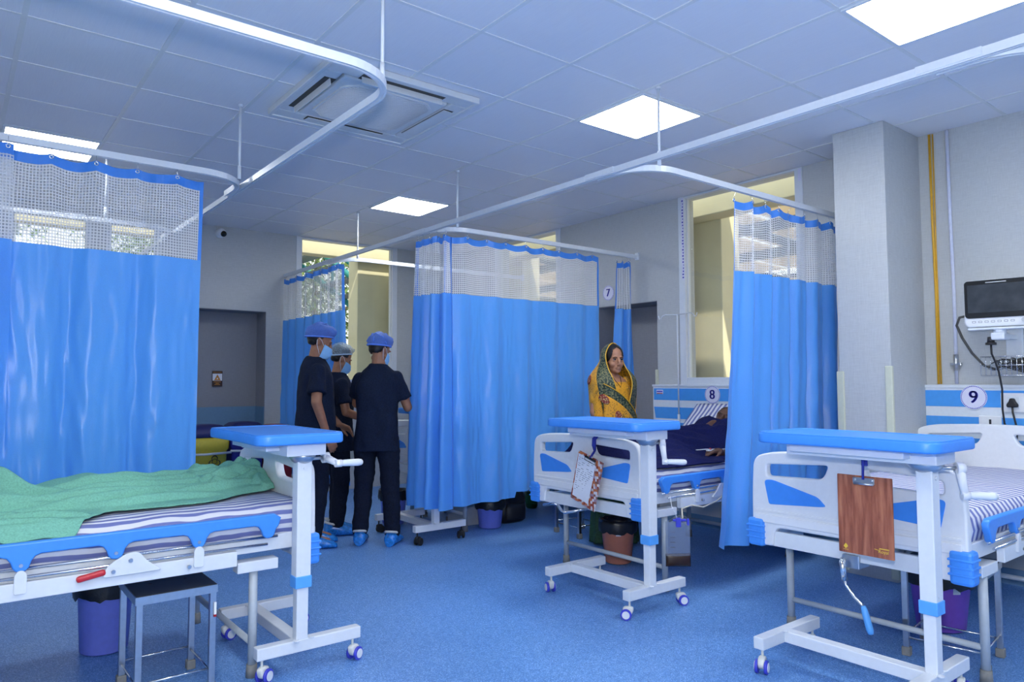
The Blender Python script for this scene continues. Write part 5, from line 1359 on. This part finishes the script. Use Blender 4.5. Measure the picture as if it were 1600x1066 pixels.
# ------------------------------------------------------------------ woman in the saree
def saree_woman():
    t = thing('person', 'woman in an orange and green saree standing beyond bed 8', 'person', (4.30, 4.13, 0), R_(-97-90))
    s = .935; S = lambda p: Vector(p)*s
    hc = S((0, .022, 1.585)); H = Matrix.Translation(hc) @ Matrix.Rotation(R_(-12), 4, 'Z') @ Matrix.Rotation(R_(-2), 4, 'X') @ Matrix.Scale(.97, 4)
    b = MB()
    trunk(b, [(S(c), rx*s, ry*s) for c, rx, ry in [((0, 0, .86), .155, .11), ((0, 0, .95), .16, .11), ((0, 0, 1.06), .135, .10), ((0, .005, 1.22), .150, .115), ((0, 0, 1.34), .155, .105), ((0, -.005, 1.41), .135, .075), ((0, -.008, 1.455), .065, .055)]])
    limb(b, [S((0, -.008, 1.43)), S((0, .0, 1.50)), hc+Vector((0, -.01, -.04))], [.056*s, .050*s, .050*s])
    head_prims(b, H, True)
    for sx in (-1, 1):
        j = [S((sx*.165, 0, 1.395)), S((sx*.20, -.01, 1.13)), S((sx*.13, .14, .97))]
        limb(b, j, [.046*s, .038*s, .025*s]); hand(b, j[2], (-sx*.3, .8, -.5), (-sx*.9, 0, -.3), sx*-1, .5, .92)
        limb(b, [S((sx*.085, 0, .88)), S((sx*.08, .01, .49)), S((sx*.08, -.02, .075))], [.08*s, .052*s, .038*s]); limb(b, [S((sx*.08, -.02, .06)), S((sx*.085, .10, .03))], [.036*s, .026*s], 12, 3)
    remesh(b, 'body', ['skin_woman', 'lip'], t, .0040, 5, mid=lips_mid(H))
    eyes(t, H, (-.001, 0), .0305)
    # black hair drawn back from a centre parting
    b = MB(); b.ell(H @ Vector((0, -.016, .037)), (.0770, .0965, .0935), H.to_3x3(), 128, 84); b.ell(H @ Vector((0, -.070, -.010)), (.050, .050, .055), H.to_3x3(), 24, 14)
    Hi = H.inverted()
    def kill(p):
        if p.z > .118: return False
        line = .108-.60*abs(p.x)-8.5*max(0, abs(p.x)-.035)**1.25
        return p.y > .005 and p.z < line
    bmesh.ops.delete(b.bm, geom=[f for f in b.bm.faces if kill(Hi @ f.calc_center_median())], context='FACES')
    o = b.build('hair', 'hair', t); md = o.modifiers.new('thickness', 'SOLIDIFY'); md.thickness = .006; md.offset = 1
    # blouse
    b = MB(); trunk(b, [(S(c), rx*s, ry*s) for c, rx, ry in [((0, .004, 1.10), .148, .112), ((0, .008, 1.22), .162, .128), ((0, .002, 1.33), .166, .116), ((0, -.006, 1.395), .142, .086)]], 28)
    for sx in (-1, 1): limb(b, [S((sx*.155, 0, 1.385)), S((sx*.185, -.005, 1.24))], [.058*s, .056*s])
    remesh(b, 'blouse', ['saree'], t, .009, 2)
    # skirt of the saree, pleated, green border at the hem
    def skirt(z0, z1, m, nm, r_add=0.):
        b = MB(); rings = []; n = 26
        for j in range(n+1):
            z = z0+(z1-z0)*j/n; f = 1-z/.98
            rings.append([S(((.168+.05*f+r_add)*math.cos(a)*(1+.05*f*math.sin(a*13+1.5*z)), (.128+.075*f+r_add)*math.sin(a)*(1+.08*f*math.sin(a*17+2*z)), z)) for a in [2*PI*k/120 for k in range(120)]])
        b.loft(rings); return b.build(nm, m, t)
    skirt(.50, 1.08, 'saree', 'saree_skirt'); skirt(.02, .51, 'saree_green', 'skirt_border', .004)
    # the loose end: from the crown over both shoulders, crossing the chest, printed field and green border
    def hood(u, v):
        """u -1..1 from the wearer's right front edge over the back to the left front edge; v 0 at the crown .. 1 at the lower edge"""
        a = u*1.0
        if v < .42:
            f = v/.42
            ph = a*R_(112 if a > 0 else 80)
            rad = .086+.030*f; top = 1.0
            el = f*1.25
            r = math.sin(min(PI/2, el*1.15))
            x = math.sin(ph)*(.088+.012*f)*r
            y = -.016-math.cos(ph)*(.108+.010*f)*r
            z = .044+.100*math.cos(min(PI/2, el*1.15))-max(0, el*1.15-PI/2)*.10-.02*f*(abs(u)**2)
            z = z if el*1.15 < PI/2 else z
            q = H @ Vector((x, y, z)); 
            return q
        f = (v-.42)/.58
        q0 = hood(u, .4199)
        ph = a*R_(150)
        zz = q0.z-(q0.z-.985*s)*f
        w = min(1, f*2.1); w = w*w*(3-2*w)
        rx = (.214+.022*f+.014*math.sin(f*5))*s; ry = (.146+.020*math.sin(f*4+.6))*s
        tx = math.sin(ph)*rx; ty = -math.cos(ph)*ry+.004
        dr = .010*math.sin(u*17+f*2.5)*w+.006*noise.noise((u*6, f*5, 2))
        x = q0.x*(1-w)+tx*w*(1+dr*3); y = q0.y*(1-w)+ty*w*(1+dr*4)
        sl = .06*math.sin(min(1, f*1.6)*PI)
        return Vector((x, y, zz+sl*(.2+.8*abs(math.sin(ph)))*w*.8))
    def patch(u0, u1, v0, v1, nu, nv, m, nm, off=0., par=t):
        b = MB(); b.grid([[hood(u0(v) + (u1(v)-u0(v))*i/nu, v) for i in range(nu+1)] for v in [v0+(v1-v0)*j/nv for j in range(nv+1)]])
        b.bm.normal_update()
        if off:
            for q in b.bm.verts: q.co += q.normal*off
        o = b.build(nm, m, par); md = o.modifiers.new('thickness', 'SOLIDIFY'); md.thickness = .004; md.offset = 0
        return o
    # wearer's right (+x): field with a wide border; opening in front narrows towards the chest
    lim = lambda v: 1.0 if v < .55 else 1.0+.18*(v-.55)/.45
    bw = lambda v: .44-.16*min(1, v/.8)
    P0 = patch(lambda v: -lim(v)+bw(v), lambda v: lim(v)-bw(v), .02, 1, 70, 60, 'saree', 'saree_drape')
    patch(lambda v: lim(v)-bw(v), lambda v: lim(v), .02, 1, 14, 60, 'saree_border', 'saree_border', 0, P0)
    patch(lambda v: -lim(v), lambda v: -lim(v)+bw(v), .02, 1, 14, 60, 'saree_border', 'saree_border', 0, P0)
    for sg in (-1, 1):
        b = MB(); b.tube([hood(sg*lim(v), v) for v in [.02+.98*k/50 for k in range(51)]], .0045, 6); b.build('piping', 'saree_piping', P0)
    # diagonal border band across the chest
    def chest(u, v):
        f = u
        x = (.185-.36*f)*s; z = (1.375-.30*f+.02*math.sin(f*PI)-.085*v)*s
        y = math.sqrt(max(.0, 1-(x/(.218*s))**2))*.150*s+.022+.010*math.sin(f*PI)
        return Vector((x, y, z))
    b = MB(); b.grid([[chest(i/30, j/8) for i in range(31)] for j in range(9)]); o = b.build('chest_border', 'saree_border', P0); md = o.modifiers.new('t', 'SOLIDIFY'); md.thickness = .006
    b = MB(); P = []
    for j in range(22):
        row = []
        for i in range(31):
            q = chest(i/30, 1); f = j/21; z = q.z+( .93*s-q.z)*f
            row.append(Vector((q.x*(1+.03*f), q.y+.012*math.sin(f*7+i*.35)*f+.010*f, z)))
        P.append(row)
    b.grid(P); o = b.build('chest_drape', 'saree', P0); md = o.modifiers.new('t', 'SOLIDIFY'); md.thickness = .006
    b = MB(); b.tube([chest(i/30, 0)+Vector((0, .003, .002)) for i in range(31)], .004, 6); b.build('piping', 'saree_piping', P0)
    # maroon medallions of the print
    def medal(fn, u, v, ru, rv, out):
        b = MB(); P = [[fn(u+ru*q*math.cos(2*PI*k/28)*(1+.05*math.sin(k*2.0)), v+rv*q*math.sin(2*PI*k/28))+out for k in range(29)] for q in (.02, .35, .7, 1.)]
        b.grid(P); o = b.build('medallion', 'medallion', P0); md = o.modifiers.new('t', 'SOLIDIFY'); md.thickness = .003
    def field(u, v):
        q = chest(u, 1); f = v; z = q.z+(.93*s-q.z)*f
        return Vector((q.x*(1+.03*f), q.y+.012*math.sin(f*7+u*10.5)*f+.010*f, z))
    medal(field, .30, .42, .085, .16, Vector((.0, .006, 0)))
    medal(field, .02, .12, .085, .11, Vector((.004, .006, 0)))
    medal(hood, .50, .66, .075, .035, Vector((.008, -.003, .002)))
    b = MB(); b.tube([S((-.045, .052, 1.44)), S((-.02, .095, 1.38)), S((0, .112, 1.345)), S((.02, .095, 1.38)), S((.045, .052, 1.44))], .0022, 6); b.build('necklace', 'black', t)
    return t
saree_woman()
# ------------------------------------------------------------------ patient lying on bed 8 (world coordinates)
def patient():
    t = thing('person', 'patient lying on bed 8 under a navy blanket, head against the raised backrest', 'person', (0, 0, 0))
    W = lambda x, y, z: Vector((x, y, z+.026))
    b = MB()
    sp = [W(4.00, 3.45, .765), W(4.18, 3.45, .765), W(4.38, 3.45, .775), W(4.54, 3.45, .81), W(4.63, 3.44, .865)]
    rad = [(.155, .10), (.15, .10), (.155, .105), (.17, .10), (.13, .075)]
    rings = []
    for p, (ry, rz_) in zip(sp, rad): rings.append([p+Vector((-.25*rz_*math.sin(a)*(1 if p.x > 4.45 else 0), ry*math.cos(a), rz_*math.sin(a))) for a in [2*PI*k/24 for k in range(24)]])
    b.loft(rings)
    # head: face up-forward, top towards +x
    Z = Vector((.58, .02, .82)).normalized(); Y = Vector((-.74, -.38, .56)); Y = (Y-Z*Y.dot(Z)).normalized(); X = Y.cross(Z)
    hc = Vector((4.815, 3.418, .985))
    H = Matrix(((X.x, Y.x, Z.x, hc.x), (X.y, Y.y, Z.y, hc.y), (X.z, Y.z, Z.z, hc.z), (0, 0, 0, 1)))
    limb(b, [W(4.62, 3.43, .89), W(4.69, 3.425, .925), hc-Z*.05], [.06, .055, .052]); head_prims(b, H)
    sh1 = W(4.60, 3.28, .825); limb(b, [sh1, W(4.56, 3.13, .770), W(4.36, 3.13, .765)], [.052, .042, .028])
    hand(b, (4.36, 3.13, .812), (-1, .22, -.06), (0, .1, -1), 1, .45, 1.)
    limb(b, [W(4.63, 3.60, .815), W(4.44, 3.62, .755), W(4.25, 3.54, .765)], [.052, .042, .028]); hand(b, (4.25, 3.54, .791), (-.8, -.5, -.1), (0, 0, -1), -1, .4)
    for y in (3.36, 3.52):
        limb(b, [W(4.05, y, .765), W(3.70, y, .775), W(3.44, y, .76)], [.080, .055, .042]); limb(b, [W(3.44, y, .76), W(3.43, y, .84)], [.040, .028], 12, 3)
    remesh(b, 'body', ['skin_dark', 'lip'], t, .0046, 4, mid=lips_mid(H))
    eyes(t, H, shut=True)
    b = MB(); b.ell(H @ Vector((0, -.018, .040)), (.079, .098, .093), H.to_3x3(), 32, 20); Hi = H.inverted()
    bmesh.ops.delete(b.bm, geom=[f for f in b.bm.faces if (lambda p: p.y > .02 and p.z < .10-p.y*.1 or p.z < -.03)(Hi @ f.calc_center_median())], context='FACES'); b.build('hair', 'hair', t)
    # beard along the jaw
    b = MB()
    for k in range(9):
        a = R_(-80+160*k/8); b.ell(H @ Vector((.050*math.sin(a), .026+.040*math.cos(a), -.084-.010*math.cos(a))), (.020, .016, .018), H.to_3x3(), 10, 8)
    b.build('beard', 'hair', t)
    off = Vector((4.1, 3.42, .70))
    for ch in t.children_recursive: ch.data.transform(Matrix.Translation(-off))
    t.location = off
    return t
patient()
t = thing('drip_line', 'white drip line taped to the hand of the patient', 'drip line', (4.28, 3.12, 0.807))
b = MB(); b.tube([(4.80, 3.02, 0.817), (4.60, 3.05, 0.802), (4.44, 3.10, 0.817), (4.33, 3.14, 0.820), (4.22, 3.17, 0.823), (4.16, 3.20, 0.819), (4.17, 3.225, 0.814), (4.24, 3.20, 0.819), (4.30, 3.165, 0.820)], .0035, 6); b.build('line', 'white_string', t, True)
b = MB(); b.box((4.24, 3.135, 0.809), (4.34, 3.165, 0.817), .003, Matrix.Rotation(R_(-12), 3, 'Z')); b.build('tape', 'paper', t, True)
b = MB(); b.ell((4.275, 3.16, 0.823), (.009, .009, .008)); b.build('pink_cap', 'bin_red', t, True)
# navy blanket over the patient
FB = Folds()
for q in [(3.5, 3.30, 4.5, 3.18, .03, .022, .026), (3.6, 3.20, 4.3, 3.08, .02, .018, .022), (3.9, 3.52, 4.62, 3.22, .05, .020, .028), (3.6, 3.44, 4.4, 3.30, -.03, .024, .026), (4.0, 3.36, 4.55, 3.44, .03, .020, .022), (3.4, 3.12, 4.1, 3.16, -.03, .016, .022), (3.9, 3.24, 4.35, 3.14, .015, .012, .018), (4.1, 3.60, 4.6, 3.36, .02, .020, .022), (3.5, 3.06, 3.95, 3.04, .01, .014, .016), (3.4, 3.60, 4.3, 3.48, .03, .026, .022)]: FB.add(*q)
def blanket():
    b = MB(); nx, ny = 210, 110; P = []
    for j in range(ny+1):
        row = []
        for i in range(nx+1):
            x = 3.335+1.375*i/nx; y0 = 2.975+.02*noise.noise((x*5, 2, 0))+(.06 if x > 4.18 else 0)*min(1, (x-4.18)*12); y1 = 3.90
            y = y0+(y1-y0)*j/ny
            x = min(x, 4.71-.13*max(0, min(1, (y-3.52)/.25))+.0003*i)
            bz = HZ+max(0, (x-4.595))*.87
            d = abs(y-3.44)
            hw = .30 if x < 3.95 else .30-.09*min(1, (x-3.95)/.2)
            prof = 1/(1+(d/(hw if y < 3.44 else (.24 if x < 4.3 else .21)))**5)
            h = .130+.060*math.exp(-((x-3.45)/.10)**2)*(1 if d < .2 else .6)+.030*math.exp(-((x-4.35)/.35)**2)
            if x > 4.56: h = max(.145, h-(x-4.56)*.7)
            z = bz+.012+h*prof
            wr = .022*(ridged(x*3+y*2.2, y*5-x*1.1, 0, 3.)-.4)+.012*(ridged(x*6, y*9+x*2, 0, 8.)-.4)+.004*noise.noise((x*22, y*22, 0))
            z += wr*(.25+.65*prof)*(1 if y < 3.6 else .5)+FB.z(x, y)*(.3+.7*prof); z = max(z, bz+.012)
            if y < 3.21 and 4.10 < x < 4.5: z = min(z, HZ+.026+max(0, y-3.15)*.9)
            z += .10*math.exp(-((x-4.61)/.10)**2-((y-3.25)/.08)**2)*min(1, j/8)
            z += .045*math.exp(-((x-4.58)/.13)**2-((y-3.47)/.16)**2)
            k = min(1, j/5, (ny-j)/5, .05+i/7)
            row.append((x, y, (bz+.010)*(1-k)+z*k))
        P.append(row)
    b.grid(P); o = b.build('navy_blanket', 'blanket'); tag(o, 'dark navy blanket covering the patient on bed 8', 'blanket')
    md = o.modifiers.new('thickness', 'SOLIDIFY'); md.thickness = .006; md.offset = 1
blanket()
# ------------------------------------------------------------------ outside the windows
b = MB(); b.box((-14, 8.65, -.35), (24, 30, -.14)); b.box((5.95, -8, -.35), (24, 8.65, -.14)); o = b.build('ground_outside', 'ground'); struct(o)
# cream pillars and beam of the veranda just outside
def pillar(nm, label, lo, hi):
    b = MB(); b.box(lo, hi, .01); o = b.build(nm, 'cream_wall'); tag(o, label, 'pillar'); return o
pillar('cream_pillar', 'cream veranda pillar outside the right window', (6.05, 4.29, -.14), (6.35, 5.30, 3.6))
pillar('cream_pillar', 'cream veranda pillar outside the window behind the wide curtain', (6.05, 7.45, -.14), (6.35, 9.2, 3.6))
pillar('cream_pillar', 'cream veranda pillar outside the far window behind the staff', (4.25, 8.72, -.14), (5.3, 9.0, 3.6))
pillar('cream_beam', 'cream beam across the top of the right windows', (5.80, 2.0, 2.93), (6.05, 8.4, 3.5))
pillar('cream_beam', 'cream beam across the top of the far windows', (-1.5, 8.62, 2.93), (5.6, 8.80, 3.5))
# metal shed with trusses on the right
t = thing('shed', 'metal roofed shed with dark trusses beyond the right windows', 'shed', (12.5, 5, -.14))
b = MB()
for k in range(22):
    y = -4+.86*k; b.box((7.0, y, 3.55), (18, y+.72, 3.58), 0, Matrix.Rotation(R_(2.2), 3, 'Y'), (7.0, y, 3.55))
b.build('roof_sheet', 'shed_roof', t, True)
b = MB()
for x in (7.2, 8.6, 10.2, 12.0, 14.0, 16.4): b.box((x, -4, 3.40-(x-7)*.0385), (x+.14, 15, 3.53-(x-7)*.0385))
for y in (-1.5, 2.0, 5.5, 9.0, 12.5):
    b.tube([(7.1, y, 3.36), (17.9, y, 2.95)], .06, 6)
    for x in (7.2, 17.8): b.box((x-.06, y-.06, -.14), (x+.06, y+.06, 3.38 if x < 8 else 2.98))
b.build('truss', 'shed_steel', t, True)
b = MB(); b.box((18.1, -4, -.14), (18.25, 15, 1.9)); b.build('rear_wall', 'cream_wall', t, True)
# second roof seen through the far left windows
t = thing('far_shed', 'bright roofed shed with dark struts beyond the far left window', 'shed', (-1, 13, -.14))
b = MB()
for k in range(9):
    x = -5.6+.76*k; b.box((x, 11.0, 3.9), (x+.66, 16, 3.93), 0, Matrix.Rotation(R_(10), 3, 'X'), (x, 11, 3.9))
b.build('roof_sheet', 'shed_roof', t, True)
b = MB()
for y in (11.1, 12.6, 14.2): b.box((-5.6, y, 3.80+(y-11)*.17), (1.2, y+.08, 3.90+(y-11)*.17))
for x in (-3.5, -1.5, .6):
    b.tube([(x, 11.1, 3.4), (x, 15.8, 3.5)], .04, 6); b.tube([(x, 11.1, 3.8), (x, 13, 3.4), (x, 15, 4.3)], .035, 6)
    b.box((x-.05, 11.05, -.14), (x+.05, 11.15, 3.85)); b.box((x-.05, 15.7, -.14), (x+.05, 15.8, 4.5))
b.build('truss', 'shed_steel', t, True)
# teal steel stair beyond the far window
t = thing('outdoor_stair', 'teal steel stair railing beyond the far window', 'stair', (5.2, 11.5, -.14))
b = MB()
for dy in (0, 1.1):
    b.tube([(4.0, 11.0+dy, 3.9), (8.0, 11.0+dy, 1.2)], .05, 6); b.tube([(3.4, 11.0+dy, 4.9), (8.0, 11.0+dy, 2.1)], .03, 6)
    for k in range(6): b.tube([(4.0+.7*k, 11.0+dy, 3.9-.47*k), (4.0+.7*k, 11.0+dy, 4.65-.46*k)], .025, 6)
b.box((3.2, 10.95, 3.8), (4.1, 12.2, 3.95)); b.box((3.3, 11.0, -.14), (3.4, 11.1, 4.9)); b.box((3.3, 12.0, -.14), (3.4, 12.1, 4.9))
b.build('stringer', 'teal', t, True)
b = MB()
for k in range(14): b.box((4.05+.28*k, 11.0, 3.78-.19*k), (4.30+.28*k, 12.1, 3.81-.19*k))
b.build('tread', 'shed_steel', t, True)
# trees
def tree(label, x, y, h, r, n, seed):
    rr = random.Random(seed)
    t = thing('tree', label, 'tree', (x, y, -.14), 0, 'trees beyond the far windows')
    b = MB(); b.tube([(0, 0, 0), (.05, .03, h*.3), (-.04, .08, h*.55), (.0, .0, h*.8)], [.13, .11, .08, .03], 8)
    for k in range(7):
        a = rr.uniform(0, 6.28); z = h*rr.uniform(.3, .65); b.tube([(0, 0, z), (r*.4*math.cos(a), r*.4*math.sin(a), z+.5), (r*.8*math.cos(a), r*.8*math.sin(a), z+.9)], [.05, .035, .012], 6)
    b.build('trunk', 'bark', t)
    b = MB()
    for k in range(n):
        c = k % 9; rc = random.Random(seed*31+c); cx, cy, cz = rc.uniform(-.7, .7)*r, rc.uniform(-.7, .7)*r, h*rc.uniform(.25, .95)
        p = Vector((cx+max(-.6, min(.6, rr.gauss(0, .3)))*r, cy+max(-.6, min(.6, rr.gauss(0, .3)))*r, max(.4, cz+rr.gauss(0, .12)*h)))
        d = Vector((rr.uniform(-1, 1), rr.uniform(-1, 1), rr.uniform(-1, 1))).normalized(); u = d.orthogonal().normalized(); w = d.cross(u); l = rr.uniform(.05, .10)
        b.quad(p-u*l*.4, p+w*l, p+u*l*.4, p-w*l)
    o = b.build('foliage', 'leaf', t, recalc=False); o['kind'] = 'stuff'
tree('leafy tree beyond the far window left of the cream pillar', 4.9, 15.0, 5.8, 1.6, 6000, 3)
tree('leafy tree partly hidden by the staff beyond the far window', 7.4, 17.5, 6.4, 2.0, 6000, 4)
tree('leafy tree beyond the second window seen through the net', 0.6, 20.5, 6.6, 1.6, 5000, 5)
tree('leafy tree at the edge of the view beyond the far wall', 4.3, 22.5, 7.2, 1.8, 5000, 6)
tree('leafy tree behind the shed beyond the right window', 13.5, 19.5, 5.6, 1.8, 4000, 7)
# ------------------------------------------------------------------ light and camera
w = bpy.data.worlds.new('World'); SC.world = w; w.use_nodes = True; nt = w.node_tree; nt.nodes.clear()
out = nt.nodes.new('ShaderNodeOutputWorld'); bg = nt.nodes.new('ShaderNodeBackground'); nt.links.new(bg.outputs[0], out.inputs[0])
tc = nt.nodes.new('ShaderNodeTexCoord'); sp = nt.nodes.new('ShaderNodeSeparateXYZ'); nt.links.new(tc.outputs['Generated'], sp.inputs[0])
c = ramp(nt, sp.outputs[2], [(.0, (.95, .93, .88)), (.5, (.80, .90, 1.0)), (1, (.45, .65, 1.0))]); nt.links.new(c, bg.inputs[0]); bg.inputs[1].default_value = 1.5
sl = bpy.data.lights.new('sun', 'SUN'); sl.energy = 5.; sl.angle = R_(1); sl.color = (1, .93, .82); so = bpy.data.objects.new('sun', sl); COL.objects.link(so)
so.rotation_euler = (R_(38), 0, R_(-20))
fl = bpy.data.lights.new('camera_flash', 'POINT'); fl.energy = 140.; fl.shadow_soft_size = .07; fl.color = (.97, .98, 1.0); fo = bpy.data.objects.new('camera_flash', fl); COL.objects.link(fo); fo.location = (-.01, -.02, 1.52)
cam = bpy.data.cameras.new('camera'); cam.sensor_width = 36; cam.lens = 1120/1600*36; cam.clip_start = .05; cam.clip_end = 200
co = bpy.data.objects.new('camera', cam); COL.objects.link(co)
yaw, pit, rol = R_(38.2), R_(3.3), R_(-.16)
F0 = Vector((math.sin(yaw), math.cos(yaw), 0)); RR = Vector((math.cos(yaw), -math.sin(yaw), 0)); U0 = Vector((0, 0, 1))
Fd = F0*math.cos(pit)+U0*math.sin(pit); U1 = U0*math.cos(pit)-F0*math.sin(pit)
Rg = RR*math.cos(rol)+U1*math.sin(rol); Up = -RR*math.sin(rol)+U1*math.cos(rol)
co.matrix_world = Matrix(((Rg.x, Up.x, -Fd.x, 0), (Rg.y, Up.y, -Fd.y, 0), (Rg.z, Up.z, -Fd.z, 1.30), (0, 0, 0, 1)))
SC.camera = co
vs = SC.view_settings; vs.view_transform = 'Standard'; vs.look = 'None'; vs.gamma = 1; vs.exposure = .14; vs.use_curve_mapping = False
SC.cycles.max_bounces = 10; SC.cycles.diffuse_bounces = 5; SC.cycles.glossy_bounces = 4; SC.cycles.transparent_max_bounces = 16
SC.cycles.sample_clamp_indirect = 6.; SC.cycles.caustics_reflective = False; SC.cycles.caustics_refractive = False
SC.cycles.use_denoising = True
